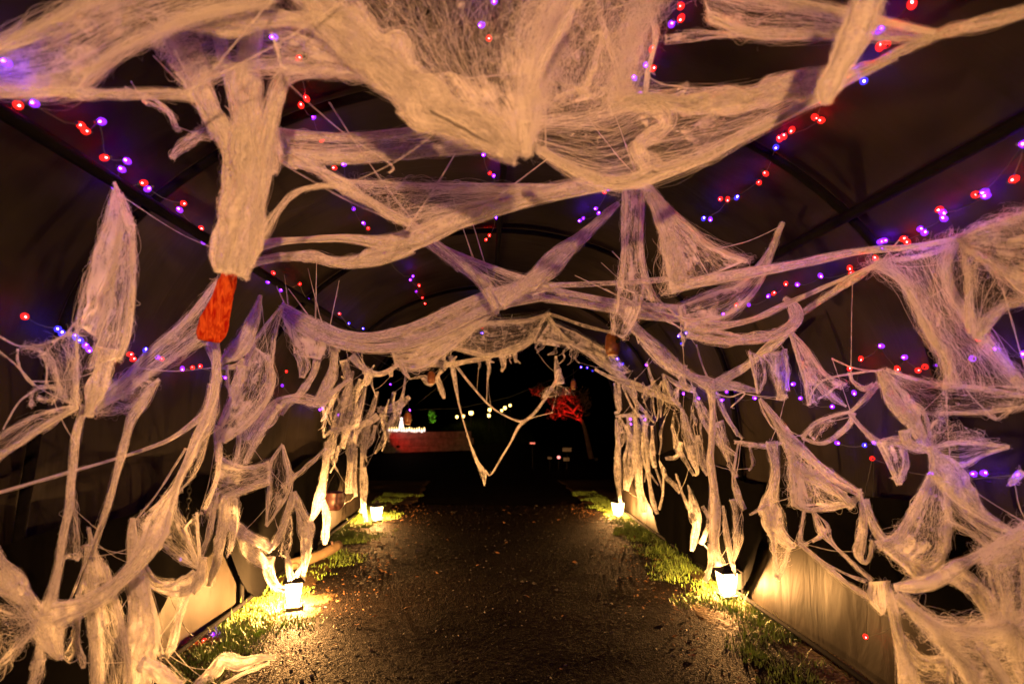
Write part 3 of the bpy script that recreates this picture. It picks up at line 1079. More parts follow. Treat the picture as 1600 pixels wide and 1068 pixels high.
class Web:
    def __init__(self):
        self.M, self.H, self.tips, self.pool, self.wide = [], [], [], [], []
        self.seed = web_count[0] * 131 + 11

    def _s(self):
        self.seed += 7
        return self.seed

    def S(self, A, B, d, dens=0.5, hair=1.0, curl=1.2, bulge=1.0, rope=None, ragged=1.0):
        """sheet between two photo-space curves; d = depth or (d at A.., ) or dict a=,b="""
        da, db = d if isinstance(d, list) else (d, d)
        a3, b3 = to3(A, da), to3(B, db)
        px = [abs(complex(*p) - complex(*q)) for p, q in zip(A, A[1:])] + [1]
        Lp = max(sum(px), sum(abs(complex(*p) - complex(*q)) for p, q in zip(B, B[1:])), 8)
        An_, Bn_ = catmull(a3, 9), catmull(b3, 9)
        zc = max(0.8, float(np.mean((((An_ + Bn_) / 2) - CAM_LOC) @ CAM_R[:, 2]) * -1))
        Wp = np.linalg.norm(An_ - Bn_, axis=1).mean() * FPX / zc
        nv = int(np.clip(Lp / 6, 8, 90)); nu = int(np.clip(Wp / 5, 5, 60))
        Ac, Bc = catmull(a3, nv), catmull(b3, nv)
        sd = self._s()
        dn = np.interp(np.linspace(0, 1, nv), np.linspace(0, 1, len(dens)), dens) if isinstance(dens, (tuple, list)) else dens
        self.M.append(loft_mesh(Ac, Bc, nu, nv, dn, sd, bulge, ragged))
        n = int(np.clip(Lp * Wp / 22 * hair, 24, 2200))
        self.H.append((loft_hair(Ac, Bc, n, sd + 1, curl, 0), zc))
        if rope:
            wa, wb = rope
            for c, w in ((Ac, wa), (Bc, wb)):
                if w:
                    self._tube(c, np.full(len(c), w * zc / FPX), 0.6, 0.8, hair)
        return self

    def _tube(self, C, W, th, dens, hair, twist=0.0, curl=0.6):
        sd = self._s()
        T = np.gradient(C, axis=0); T /= np.linalg.norm(T, axis=1)[:, None] + 1e-9
        view = C - CAM_LOC
        side = np.cross(T, view); side /= np.linalg.norm(side, axis=1)[:, None] + 1e-9
        nrm = np.cross(T, side)
        if twist:
            ca, sa = math.cos(twist), math.sin(twist)
            side, nrm = side * ca + nrm * sa, nrm * ca - side * sa
        zc = float(np.mean(view @ CAM_R[:, 2]) * -1)
        nu = 10 if W.mean() * FPX / zc < 16 else 14
        self.M.append(tube_mesh(C, side, nrm, W, th, np.asarray(dens) * 0.90 + 0.06, sd, nu))
        self.pool.append(C[::6])
        wp = W.mean() * FPX / zc
        if wp > 7 and th < 0.7:
            self.M.append(tube_mesh(C, side, nrm, W * (1.5 if wp < 22 else 1.28) + 2.0 * zc / FPX, th, np.asarray(dens) * 0.34, sd + 2, nu))
        Lp = np.linalg.norm(np.diff(C, axis=0), axis=1).sum() * FPX / zc
        n = int(np.clip(Lp * (W.mean() * FPX / zc + 6) / 20 * hair, 18, 1600))
        self.H.append((loft_hair(C - side * (W * 0.56)[:, None], C + side * (W * 0.56)[:, None], n, sd + 1, curl, 0, 0.2), zc))

    def B(self, P, d, dens=0.8, th=0.3, hair=1.0, curl=1.1):
        """band along a photo-space centre line of (x, y, width in photo pixels)"""
        c3 = to3([(p[0], p[1]) for p in P], d)
        z = np.array([max(0.5, -float((c - CAM_LOC) @ CAM_R[:, 2])) for c in c3])
        w = np.array([p[2] for p in P]) * z / FPX
        Lp = sum(abs(complex(p[0], p[1]) - complex(q[0], q[1])) for p, q in zip(P, P[1:]))
        nv = int(np.clip(Lp / 5, 8, 140))
        Cw = catmull(np.c_[c3, w], nv)
        sd = self.seed
        jit = 1 + 0.42 * fbm(np.stack([np.linspace(0, Lp / 32, nv), np.full(nv, sd * 1.7), np.zeros(nv)], 1), sd, 2)
        W = np.maximum(Cw[:, 3], 0.0012) * jit * (0.80 if z.mean() < 2.05 else 0.64)
        for e, f in ((0, 1), (-1, -2)):
            if P[e][2] <= 14:
                self.tips.append((c3[e], c3[e] - c3[f], min(P[e][2], 5) * z[e] / FPX))
            elif th < 0.5:
                self.wide.append((c3[e], c3[e] - c3[f], P[e][2] * 0.4 * z[e] / FPX))
        tw = float(np.random.default_rng(sd).uniform(-0.4, 0.4))
        dn = np.interp(np.linspace(0, 1, nv), np.linspace(0, 1, len(dens)), dens) if isinstance(dens, (tuple, list)) else dens
        wpx = W.mean() * FPX / z.mean()
        if th < 0.7 and wpx > 6:
            # frayed: a core with side strands that wander off it and come back
            C = Cw[:, :3]
            T = np.gradient(C, axis=0); T /= np.linalg.norm(T, axis=1)[:, None] + 1e-9
            side = np.cross(T, C - CAM_LOC); side /= np.linalg.norm(side, axis=1)[:, None] + 1e-9
            vv = np.linspace(0, 1, nv)
            def off(k):
                return fbm(np.stack([np.linspace(0, Lp / 55, nv) + k * 9.1, np.full(nv, sd * 0.37 + k), np.zeros(nv)], 1), sd + k, 2)
            self._tube(C + side * (0.25 * W * off(0))[:, None], W * 0.66, th, dn, hair * .6, tw, curl)
            for k, sg in ((1, -1), (2, 1)):
                o = (sg * 0.30 + 0.55 * off(k)) * W
                wk = W * np.clip(0.34 + 0.3 * off(k + 4), 0.10, 0.6)
                self._tube(C + side * o[:, None] + np.cross(side, T) * (0.3 * W * off(k + 7))[:, None], wk, 0.5, dn, hair * .3, 0.0, curl)
        else:
            self._tube(Cw[:, :3], W, th, dn, hair, tw if th < 0.5 else 0.0, curl)
        return self

    def shreds(self, P, d, n, lmin=18, lmax=60):
        """tatters hanging from a strand drawn along P"""
        r = np.random.default_rng(self._s())
        Q = catmull(np.array(P, float), 40)
        for k in range(n):
            x, y = Q[int(r.integers(0, 40))]
            L = r.uniform(lmin, lmax)
            a = r.normal(0, 0.22)
            wd = r.uniform(3, 10)
            ya = y - r.uniform(2, 14)
            self.B([(x + r.normal(0, 4) - a * 10, ya, 2), (x + a * L * .3, y + L * .3, wd), (x + a * L * .6 + r.normal(0, 3), y + L * .65, wd * r.uniform(.4, 1.2)), (x + a * L + r.normal(0, 4), y + L, 1.5)], d, r.uniform(.35, .7), hair=.6)
        return self

    def R(self, P, d, dens=0.95, hair=0.8):
        return self.B(P, d, dens, 0.75, hair, 0.5)

    def T(self, P, d, hair=0.5):
        """thin thread"""
        return self.B(P, d, 0.8, 0.9, hair, 0.3)

    def done(self, label, name='cobweb', part_names=None):
        web_count[0] += 1
        PENDING.append((self, label, name))

    def tie(self, me_id):
        """fine guy threads that run from the pointed ends to neighbouring webs or to the cover"""
        r = np.random.default_rng(self.seed + 3)
        for p, d, w in self.tips:
            if r.random() < 0.6:
                continue
            d = d / (np.linalg.norm(d) + 1e-9)
            v = POOL - p
            L = np.linalg.norm(v, axis=1)
            ok = (L > 0.10) & (L < 0.50) & (v @ d > 0.25 * L) & (POOL_ID != me_id)
            c = np.nonzero(ok)[0]
            ends = []
            if len(c):
                c = c[np.argsort(L[c])][:24]
                ends = [POOL[q] for q in r.choice(c, 1)]
            else:
                best = min(((c0 - nx * (p[0] - CX) - nz * p[2]), nx, nz) for nx, nz, c0 in PLANES)
                if 0.02 < best[0] < 0.4:
                    e = p + np.array([best[1], 0, best[2]]) * (best[0] - 0.02) + d * 0.5 * best[0]
                    e[2] = max(e[2], 0.05)
                    ends = [e]
            for e in ends:
                m_ = (p + e) / 2 + np.array([0, 0, -0.05 * np.linalg.norm(e - p)])
                C = catmull(np.array([p - d * 0.02, m_, e]), 12)
                ww = min(w, 0.0042) * r.uniform(0.5, 1.0)
                self._tube(C, ww * np.array([1.1, .8, .6, .5, .45, .4, .4, .4, .45, .5, .6, .8]), 0.8, 0.8, 0.3, 0, 0.3)

        # blunt ends fray out into strands that run on to the cover
        for p, d, w in self.wide:
            d = d / (np.linalg.norm(d) + 1e-9)
            sx = np.cross(d, p - CAM_LOC); sx /= np.linalg.norm(sx) + 1e-9
            if d[2] < -0.15 or p[2] < 1.9:
                continue
            for k in (0, 2):
                q = d * 1.0 + sx * r.normal(0, 0.35) + np.array([0.25 * np.sign(p[0] - CX), 0, 0.45])
                q /= np.linalg.norm(q)
                L = r.uniform(0.15, 0.45) + (0.35 if p[2] > 1.9 else 0.0)
                for nx, nz, c0 in PLANES:
                    den = nx * q[0] + nz * q[2]
                    if den > 1e-4:
                        L = min(L, max(0.04, (c0 - 0.02 - nx * (p[0] - CX) - nz * p[2]) / den))
                if q[2] < 0:
                    L = min(L, max(0.03, (p[2] - 0.04) / -q[2]))
                a0 = p + sx * w * (k - 1) * 0.8 - d * 0.02
                e = p + q * L
                C = catmull(np.array([a0, (a0 + e) / 2 + np.array([0, 0, -0.03 * L]), e]), 12)
                self._tube(C, np.linspace(min(w * 0.35, 0.010), 0.0016, 12) * r.uniform(0.7, 1.1), 0.5, 0.7, 0.3, 0, 0.5)

    def build(self, label, name):
        V = np.vstack([m[0] for m in self.M])
        c = V.mean(0)
        offs = np.cumsum([0] + [len(m[0]) for m in self.M])
        F = np.vstack([m[1] + o for m, o in zip(self.M, offs)])
        UV = np.vstack([m[2] for m in self.M])
        dn = np.concatenate([m[3] for m in self.M]); ed = np.concatenate([m[4] for m in self.M])
        me = bpy.data.meshes.new(name)
        me.vertices.add(len(V)); me.vertices.foreach_set('co', (V - c).ravel())
        me.loops.add(F.size); me.loops.foreach_set('vertex_index', F.ravel())
        me.polygons.add(len(F)); me.polygons.foreach_set('loop_start', np.arange(0, F.size, 4))
        me.update(calc_edges=True)
        me.polygons.foreach_set('use_smooth', np.ones(len(F), bool))
        ul = me.uv_layers.new(name='UVMap')
        ul.data.foreach_set('uv', UV[F.ravel()].ravel())
        for nm, arr in (('dens', dn), ('edge', ed)):
            at = me.attributes.new(nm, 'FLOAT', 'POINT')
            at.data.foreach_set('value', arr.astype(np.float32))
        me.materials.append(M_WEB)
        o = bpy.data.objects.new(name, me)
        COL.objects.link(o)
        o.location = c
        tag(o, label, 'cobweb', 'cobwebs stretched through the tunnel')
        # loose fibres
        hs = np.concatenate([h[0] for h in self.H]) - c
        zs = np.concatenate([np.full(len(h[0]), h[1]) for h in self.H])
        n, k, _ = hs.shape
        hc = bpy.data.hair_curves.new('loose_fibre')
        hc.add_curves([k] * n)
        hc.points.foreach_set('position', hs.reshape(-1).astype(np.float32))
        rad = hc.attributes.get('radius') or hc.attributes.new('radius', 'FLOAT', 'POINT')
        taper = np.sin(np.linspace(0.12, 0.92, k) * math.pi) ** 0.5
        rr = (0.00013 + np.minimum(np.random.default_rng(self.seed).exponential(0.00017, (n, 1)), 0.0009)) * taper[None]
        rad.data.foreach_set('value', rr.reshape(-1).astype(np.float32))
        rad.data.foreach_set('value', (rr * np.clip(zs[:, None] / 3.0, 0.5, 1.4)).reshape(-1).astype(np.float32))
        hc.materials.append(M_HAIR)
        ho = bpy.data.objects.new('loose_fibre', hc)
        COL.objects.link(ho)
        ho.parent = o
        ho['kind'] = 'stuff'
        return o


# ---- overhead, nearest the camera ---------------------------------
(Web().S([(-30, 82), (60, 42), (150, -2), (300, -40), (480, -40)], [(-30, 138), (60, 148), (118, 136), (162, 102), (188, 84), (232, 62), (300, 30), (420, 5)], 1.7, (.75, .8, .7, .6, .5), hair=.7, curl=.9)
 .B([(-20, 142, 18), (120, 146, 20), (225, 148, 20), (300, 150, 16)], 1.7, .5)
 .B([(-20, 90, 10), (60, 48, 12), (150, 2, 12), (210, -30, 14)], 1.7, .7)
 .done('broad pale veil filling the upper left corner with a dark notch below'))
(Web().B([(388, -30, 44), (394, 60, 46), (382, 130, 42), (386, 200, 48), (394, 270, 54), (386, 340, 60), (376, 392, 64), (366, 428, 40)], 1.95, (.6, .65, .8, .8, .8, .9, .95, .95), .35)
 .B([(330, 20, 22), (346, 80, 24), (362, 140, 30), (374, 200, 34), (380, 250, 30)], 1.97, .7)
 .B([(446, 120, 14), (430, 175, 22), (418, 235, 28), (408, 300, 30), (396, 370, 26), (388, 415, 18)], 1.93, .8)
 .B([(350, 215, 10), (356, 270, 16), (352, 330, 22), (346, 390, 28), (350, 424, 22)], 1.95, .9)
 .B([(262, 40, 40), (290, 100, 50), (318, 155, 44), (345, 205, 50), (372, 260, 40)], 1.95, .75)
 .S([(235, 60), (290, 40), (380, 30), (480, 30)], [(300, 150), (330, 120), (390, 110), (470, 105)], 1.95, .35, curl=1.2)
 .B([(305, 150, 18), (326, 196, 26), (306, 212, 22), (278, 232, 14), (268, 246, 8)], 1.95, .35, curl=1.6)
 .B([(225, 152, 20), (262, 175, 14), (278, 205, 10)], 1.95, .25, curl=1.4)
 .B([(536, 112, 26), (480, 112, 26), (440, 130, 24), (428, 165, 30), (415, 215, 40), (420, 270, 40)], 1.95, .6)
 .B([(545, 292, 8), (500, 290, 9), (462, 302, 10), (430, 335, 12), (405, 375, 14), (392, 410, 16)], 1.95, .35, curl=1.4)
 .done('thick web column hanging left of centre, knotted above and blunt at its foot'))
(Web().B([(250, 34, 36), (360, 34, 36), (470, 28, 30), (545, 48, 46)], 1.75, .7)
 .S([(420, 40), (480, 60), (560, 95)], [(440, 110), (520, 115), (600, 130)], 1.8, .5, curl=1.2)
 .done('flat web band stretched level between the corner veil and the big triangle'))
(Web().S([(440, 208), (540, 214), (640, 205), (700, 192), (770, 182)], [(440, 240), (540, 247), (640, 238), (765, 230)], 2.3, .45, rope=(9, 13))
 .B([(436, 200, 12), (450, 245, 26), (466, 262, 10)], 2.3, .8)
 .B([(445, 240, 30), (490, 262, 28), (560, 306, 26), (640, 348, 20)], 2.3, .9)
 .B([(600, 248, 4), (615, 262, 5), (608, 270, 3)], 2.3, .6)
 .done('pair of bands forking from the thick column, one level and one slanting down right'))
(Web().S([(455, -30), (545, 70), (650, 160), (745, 215), (790, 242)], [(880, -30), (842, 50), (832, 120), (834, 190), (826, 242)], 1.75, (.28, .3, .55, .9, 1.0), hair=.5, curl=.9, bulge=1.6)
 .B([(462, -30, 50), (540, 55, 74), (620, 125, 84), (700, 185, 84), (765, 216, 70), (808, 240, 40)], 1.75, (.8, .85, .9, .95, .95, .95), .25)
 .R([(790, 205, 26), (786, 228, 22), (779, 245, 16)], 1.75).R([(818, 190, 34), (818, 222, 26), (822, 242, 16)], 1.75)
 .B([(905, 0, 16), (868, 60, 14), (842, 110, 14), (832, 150, 16)], 1.75, .5)
 .done('largest web, broad downward triangle at top centre with a dense two lobed tip'))
(Web().S([(880, -20), (850, 80), (838, 165)], [(1035, -20), (992, 60), (975, 150)], 2.0, .02, hair=1.6, curl=2.2)
 .B([(893, 20, 8), (887, 48, 8), (862, 72, 9), (838, 88, 8)], 2.0, .6)
 .B([(932, 0, 6), (945, 55, 8), (958, 90, 6), (974, 150, 4)], 2.0, .5)
 .B([(1010, -5, 7), (1024, 55, 9), (1012, 110, 7), (1008, 148, 6)], 2.0, .5)
 .B([(920, 60, 5), (940, 50, 5), (935, 80, 14), (915, 130, 16), (870, 150, 10)], 2.0, .15, curl=2.0)
 .B([(858, 90, 8), (885, 130, 10), (930, 150, 8), (960, 120, 10)], 2.0, .1, curl=2.0)
 .done('thin wispy tangle of loose fibres right of the big triangle'))
(Web().S([(832, 190), (930, 178), (1000, 152), (1080, 150), (1160, 146), (1230, 128), (1300, 108)], [(842, 238), (905, 272), (960, 290), (1010, 276), (1090, 250), (1180, 206), (1260, 166), (1302, 146)], 2.0, (.15, .12, .3, .45, .6, .75), hair=.5, curl=1.0, bulge=1.5)
 .B([(955, 172, 22), (1010, 156, 28), (1090, 162, 34), (1165, 152, 48), (1235, 136, 54), (1300, 124, 48)], 2.0, .92)
 .B([(1302, 122, 34), (1345, 108, 20), (1400, 84, 16), (1452, 58, 18), (1500, 44, 24), (1560, 32, 26), (1640, 4, 30)], 2.0, .95)
 .B([(845, 236, 14), (905, 268, 16), (960, 286, 20), (1010, 275, 22), (1090, 250, 16), (1180, 206, 14), (1260, 164, 12), (1330, 124, 10), (1400, 90, 8)], 2.0, .9)
 .B([(1000, 155, 14), (1040, 190, 30), (1000, 230, 34), (1020, 265, 30)], 2.0, .5)
 .B([(1065, 150, 6), (1074, 132, 7), (1058, 140, 4)], 2.0, .7)
 .done('long swelling band sweeping from the centre up to the right edge, open at its middle'))
(Web().S([(1090, -30), (1200, -6), (1300, 14), (1390, 34), (1460, 50)], [(1110, 30), (1180, 56), (1300, 56), (1400, 60), (1462, 58)], 1.9, (.45, .5, .6, .6), rope=(4, 5))
 .B([(1040, 62, 12), (1110, 56, 14), (1180, 54, 6)], 1.9, .15)
 .done('lilac lit translucent veil at the top right, tapering to a point'))
(Web().R([(1368, -40, 46), (1350, 20, 44), (1328, 70, 46), (1308, 112, 40), (1294, 142, 28), (1291, 162, 12)], 1.55, 1.0, hair=1.3)
 .done('short stout roll of web hanging down from the top edge at right'))
(Web().R([(395, 388, 26), (430, 378, 12), (540, 372, 13), (600, 380, 26), (650, 372, 44), (700, 350, 36), (770, 326, 28), (860, 302, 24), (940, 288, 24), (1004, 284, 18)], 2.5)
 .B([(388, 412, 22), (430, 402, 22), (480, 400, 24), (530, 410, 30), (590, 402, 40), (640, 380, 40)], 2.5, .9)
 .T([(528, 282, 7), (640, 289, 9), (760, 290, 8), (870, 290, 8)], 2.5)
 .S([(560, 288), (700, 292), (860, 294)], [(640, 350), (700, 330), (830, 305)], 2.5, .04, curl=1.8)
 .done('stout rope from the foot of the thick column rising gently to the right'))
(Web().S([(976, 292), (974, 340), (974, 400), (968, 450)], [(1006, 292), (1002, 350), (1004, 410), (1020, 470)], 3.1, (.7, .7, .55, .5), rope=(5, 4))
 .S([(968, 440), (960, 480), (955, 520)], [(1010, 440), (1000, 490), (975, 530)], 3.3, .65)
 .B([(1002, 430, 8), (1015, 450, 10), (1030, 478, 6)], 3.2, .5)
 .done('narrow upright web curtain below the end of the stout rope'))
(Web().S([(1002, 283), (1022, 325), (1036, 380), (1044, 458)], [(1010, 282), (1062, 342), (1112, 382), (1165, 408)], 2.8, (.95, .9, .7, .55), bulge=1.4)
 .B([(1012, 300, 16), (1040, 350, 26), (1058, 400, 40), (1062, 440, 36)], 2.8, .9)
 .B([(1008, 284, 10), (1060, 344, 10), (1110, 384, 8), (1166, 408, 10)], 2.8, .85)
 .R([(1050, 452, 16), (1090, 440, 24), (1160, 428, 20), (1250, 412, 16), (1340, 393, 13), (1420, 386, 9), (1500, 372, 7)], 2.8)
 .T([(860, 446, 9), (940, 443, 9), (1000, 440, 10), (1048, 436, 12)], (3.5, 2.8))
 .done('sail shaped web right of centre with a cable running off to the right wall'))
(Web().S([(1495, 372), (1540, 352), (1640, 325)], [(1512, 392), (1560, 425), (1640, 480)], 2.2, (.7, .8, .8), curl=1.0, rope=(7, 0))
 .B([(1498, 376, 10), (1508, 410, 12), (1512, 450, 14), (1509, 490, 12), (1516, 520, 12)], 2.2, .85)
 .S([(1512, 392), (1514, 460), (1522, 526)], [(1622, 470), (1570, 480), (1530, 528)], 2.2, .3, rope=(0, 8), curl=1.2)
 .B([(1625, 452, 16), (1590, 470, 18), (1555, 486, 12), (1534, 505, 10), (1528, 530, 8)], 2.2, .7)
 .B([(1525, 410, 6), (1545, 402, 6), (1556, 430, 5), (1570, 458, 4)], 2.2, .6)
 .done('wide web hung from the right wall top with a dark eye shaped hole'))
(Web().S([(1368, 411), (1410, 440), (1432, 478), (1450, 520), (1476, 560), (1484, 600)], [(1493, 374), (1480, 410), (1486, 450), (1512, 495), (1552, 545), (1602, 606)], 2.3, (.3, .32, .35, .4, .25), rope=(7, 9), curl=1.5)
 .B([(1370, 410, 6), (1420, 403, 8), (1465, 392, 8), (1495, 374, 8)], 2.3, .8)
 .done('long net like web panel falling from the right wall top to the violet lights'))

# ---- middle distance: swags across the tunnel ---------------------
(Web().S([(440, 478), (490, 503), (560, 526), (640, 512), (720, 476), (790, 451), (850, 444)], [(442, 488), (480, 518), (545, 540), (612, 543), (680, 522), (768, 480), (850, 462)], 3.9, (.8, .6, .6, .65, .7), bulge=1.3, rope=(9, 10))
 .S([(842, 446), (900, 460), (980, 474), (1070, 480)], [(842, 464), (930, 478), (1000, 492), (1075, 498)], 3.9, .7, rope=(6, 8), bulge=1.3)
 .B([(772, 470, 16), (774, 482, 16), (776, 490, 9)], 3.9, .9)
 .done('long cotton swag crossing the tunnel from the left pole to right of centre'))
(Web().S([(440, 478), (446, 510), (458, 538), (470, 556)], [(446, 480), (480, 510), (510, 535), (500, 562)], 3.95, .92, bulge=1.5)
 .B([(470, 545, 30), (476, 570, 26), (472, 590, 10)], 3.95, .7)
 .B([(500, 548, 20), (488, 585, 22), (470, 612, 20), (450, 632, 14), (440, 648, 8)], 4.1, .7)
 .B([(524, 544, 22), (520, 585, 26), (506, 615, 20), (492, 632, 8)], 4.2, .8)
 .done('ragged cotton flap under the left end of the long swag'))
(Web().S([(612, 548), (660, 540), (720, 512), (775, 488)], [(618, 572), (650, 578), (684, 562), (735, 520)], 4.0, .8, bulge=1.2)
 .B([(625, 560, 22), (632, 578, 14), (640, 590, 6)], 4.0, .8)
 .done('torn cotton fringe under the middle of the long swag'))
(Web().S([(664, 372), (730, 402), (800, 428), (872, 448)], [(666, 376), (715, 412), (752, 440), (776, 482)], 3.6, .3, rope=(4, 12), curl=.9)
 .B([(640, 348, 16), (680, 378, 12), (715, 405, 12), (752, 438, 20), (774, 470, 12)], (2.6, 3.8), .8)
 .done('fan of fine threads slanting down into the centre of the swag'))
(Web().B([(780, 470, 40), (825, 442, 44), (868, 408, 38), (918, 362, 28), (966, 318, 12)], 3.5, .75)
 .B([(815, 445, 8), (860, 395, 8), (905, 365, 6), (945, 335, 4)], 3.5, .6)
 .done('flat blade of web rising from the swag centre to the upper right'))
(Web().S([(1058, 478), (1110, 456), (1160, 438), (1198, 396), (1222, 350)], [(1066, 506), (1130, 498), (1178, 458), (1206, 402), (1224, 352)], 3.4, (.7, .65, .7, .75), curl=1.0)
 .B([(1224, 348, 6), (1212, 372, 16), (1200, 398, 20), (1185, 420, 12)], 3.4, .85)
 .done('pale leaf shaped web ending in a pointed blade right of the sail web'))
(Web().B([(1070, 508, 26), (1130, 508, 20), (1180, 498, 12), (1230, 474, 10), (1300, 443, 7), (1372, 411, 5)], 3.3, .8)
 .B([(1075, 518, 16), (1120, 530, 24), (1170, 530, 24), (1215, 520, 26), (1242, 500, 22), (1240, 480, 18), (1226, 466, 8)], 3.3, .85)
 .B([(1252, 490, 18), (1290, 464, 18), (1335, 435, 16), (1372, 411, 5)], 3.3, .8)
 .B([(1062, 520, 12), (1070, 532, 8), (1066, 540, 6)], 3.3, .8)
 .done('looped web strands running from the leaf web to the red light on the right wall'))
(Web().B([(960, 478, 12), (1010, 530, 22), (1055, 570, 26), (1110, 603, 26)], 4.2, .8)
 .B([(1110, 606, 26), (1150, 582, 22), (1196, 550, 20), (1240, 515, 14)], 4.2, .9)
 .B([(1112, 602, 22), (1148, 603, 14), (1184, 611, 6)], 4.2, .9)
 .T([(1088, 538, 3), (1096, 566, 3), (1106, 592, 4)], 4.2)
 .B([(1070, 570, 12), (1067, 592, 10), (1072, 605, 12), (1062, 598, 6)], 4.2, .75)
 .R([(1110, 602, 22), (1113, 640, 10), (1112, 690, 11), (1110, 720, 12), (1116, 770, 17), (1117, 815, 20), (1116, 850, 20), (1124, 882, 20)], 4.25)
 .B([(1112, 850, 14), (1110, 880, 12), (1102, 908, 8)], 4.3, .9)
 .done('Y shaped web junction with a long straight rope falling to the right front lantern'))

# ---- far mouth of the tunnel --------------------------------------
(Web().S([(640, 560), (700, 508), (760, 503), (820, 500), (856, 490)], [(660, 566), (692, 542), (760, 556), (806, 548), (836, 530)], 8.2, .55, rope=(3, 4))
 .B([(640, 562, 16), (690, 570, 10), (740, 562, 12), (790, 548, 12), (832, 532, 10)], 8.2, .8)
 .B([(762, 560, 16), (764, 575, 10), (762, 592, 4)], 8.2, .7).B([(786, 556, 20), (788, 570, 12), (784, 580, 4)], 8.2, .7).B([(804, 552, 12), (806, 566, 4)], 8.2, .7)
 .T([(762, 585, 2), (760, 630, 1.6)], 8.2)
 .shreds([(650, 562), (700, 560), (760, 556), (830, 540), (900, 545)], 8.2, 16, 8, 26)
 .done('ragged web valance across the top of the far tunnel mouth'))
(Web().S([(853, 490), (840, 512), (822, 534)], [(854, 490), (874, 520), (890, 544)], 8.2, .3, rope=(3, 3))
 .S([(838, 534), (890, 540), (935, 565), (975, 584)], [(860, 500), (905, 522), (950, 548), (984, 580)], 8.2, .7)
 .B([(856, 492, 5), (885, 528, 7), (920, 552, 9), (952, 575, 12), (985, 605, 14), (992, 622, 8)], 8.2, .8)
 .B([(858, 490, 4), (910, 508, 5), (960, 520, 4)], 8.2, .6)
 .done('fan shaped web at the top right of the far tunnel mouth'))
(Web().T([(704, 556, 12), (710, 590, 9), (718, 635, 3), (734, 690, 3), (745, 720, 7), (755, 738, 12), (757, 757, 3)], 8.4)
 .T([(706, 562, 6), (735, 600, 5), (766, 634, 4), (795, 652, 3), (814, 659, 5)], 8.4)
 .T([(872, 585, 5), (866, 600, 7), (850, 625, 5), (832, 648, 5), (812, 664, 6), (798, 690, 4), (780, 720, 3), (766, 742, 4), (758, 734, 5)], 8.4)
 .T([(812, 658, 3), (840, 650, 2), (864, 644, 2)], 8.4)
 .done('large V of thin web strings dangling in the dark far mouth'))
(Web().B([(868, 556, 4), (870, 578, 12), (872, 600, 18)], 8.4, .6).S([(868, 600), (882, 604), (895, 615)], [(858, 604), (850, 612), (845, 622)], 8.4, .3)
 .done('small blue lit web tuft above the red tree'))
(Web().B([(660, 590, 6), (672, 600, 14), (684, 588, 10), (700, 565, 16)], 8.3, .7).B([(682, 588, 12), (690, 610, 14), (694, 622, 6)], 8.3, .75)
 .B([(640, 592, 3), (660, 588, 8), (672, 590, 10)], 8.3, .6)
 .done('knotted web tuft hanging by the brown jar at the mouth top left'))

# left side shreds near the mouth
(Web().B([(537, 562, 14), (545, 590, 16), (546, 612, 8), (544, 618, 4)], 6.6, .6)
 .B([(548, 556, 22), (566, 574, 18), (592, 584, 16), (618, 572, 14), (630, 560, 10)], 6.6, .85)
 .B([(572, 580, 18), (574, 595, 10), (570, 602, 5)], 6.6, .8).B([(610, 575, 14), (612, 588, 8)], 6.6, .8)
 .done('sagging web hammock under the swag near the left lantern bank'))
(Web().B([(534, 600, 4), (520, 625, 12), (508, 650, 7), (502, 658, 3)], 6.3, .6)
 .B([(552, 580, 5), (540, 620, 20), (530, 650, 26), (522, 680, 14), (512, 690, 6)], 6.5, .5)
 .B([(563, 592, 5), (550, 630, 20), (542, 670, 20), (536, 700, 10)], 6.7, .55)
 .B([(506, 682, 6), (520, 672, 10), (545, 668, 12), (562, 662, 10)], 6.5, .8)
 .shreds([(500, 640), (540, 600), (585, 575)], 6.6, 12).shreds([(520, 690), (560, 670), (600, 650)], 7.0, 8)
 .done('leaning group of pointed web shreds on the far left wall'))
(Web().B([(571, 606, 4), (562, 640, 22), (552, 680, 26), (548, 720, 16), (545, 770, 10)], 7.4, .55)
 .B([(590, 612, 5), (582, 640, 14), (575, 665, 24), (570, 700, 18), (568, 712, 6)], 7.6, .6)
 .B([(545, 668, 8), (558, 664, 12), (575, 658, 14), (590, 648, 12)], 7.5, .85)
 .B([(586, 664, 10), (580, 690, 14), (566, 705, 6)], 7.6, .6)
 .shreds([(545, 690), (575, 660), (615, 620)], 7.8, 12, 16, 50)
 .done('taller pale shreds with a small dark hollow at the far left wall'))
(Web().B([(634, 584, 3), (630, 615, 7), (620, 645, 16), (610, 665, 20), (598, 690, 10), (586, 708, 4)], 8.6, .55)
 .B([(590, 640, 10), (606, 640, 12), (624, 632, 14), (640, 620, 8)], 8.6, .7)
 .B([(614, 612, 4), (612, 632, 12), (606, 650, 10)], 8.6, .4).B([(605, 660, 8), (607, 690, 4)], 8.6, .5)
 .done('tattered web star at the left jamb in front of the red lit wall'))
(Web().B([(512, 690, 12), (508, 730, 18), (502, 765, 20), (492, 800, 16), (484, 815, 8)], 5.3, .8)
 .B([(528, 696, 5), (525, 720, 4), (516, 738, 3)], 5.4, .7)
 .B([(505, 780, 12), (512, 810, 18), (510, 840, 12), (508, 850, 4)], 5.3, .85)
 .done('two legged web strip hanging behind the left front lantern'))
(Web().B([(566, 700, 8), (565, 735, 8), (566, 780, 14), (570, 815, 8)], 7.9, .8).B([(556, 700, 6), (553, 740, 16), (556, 775, 8)], 7.7, .85)
 .B([(570, 730, 6), (572, 755, 12), (568, 790, 16), (562, 800, 8)], 7.9, .8)
 .done('bright shreds against the tarp beside the far left lantern'))

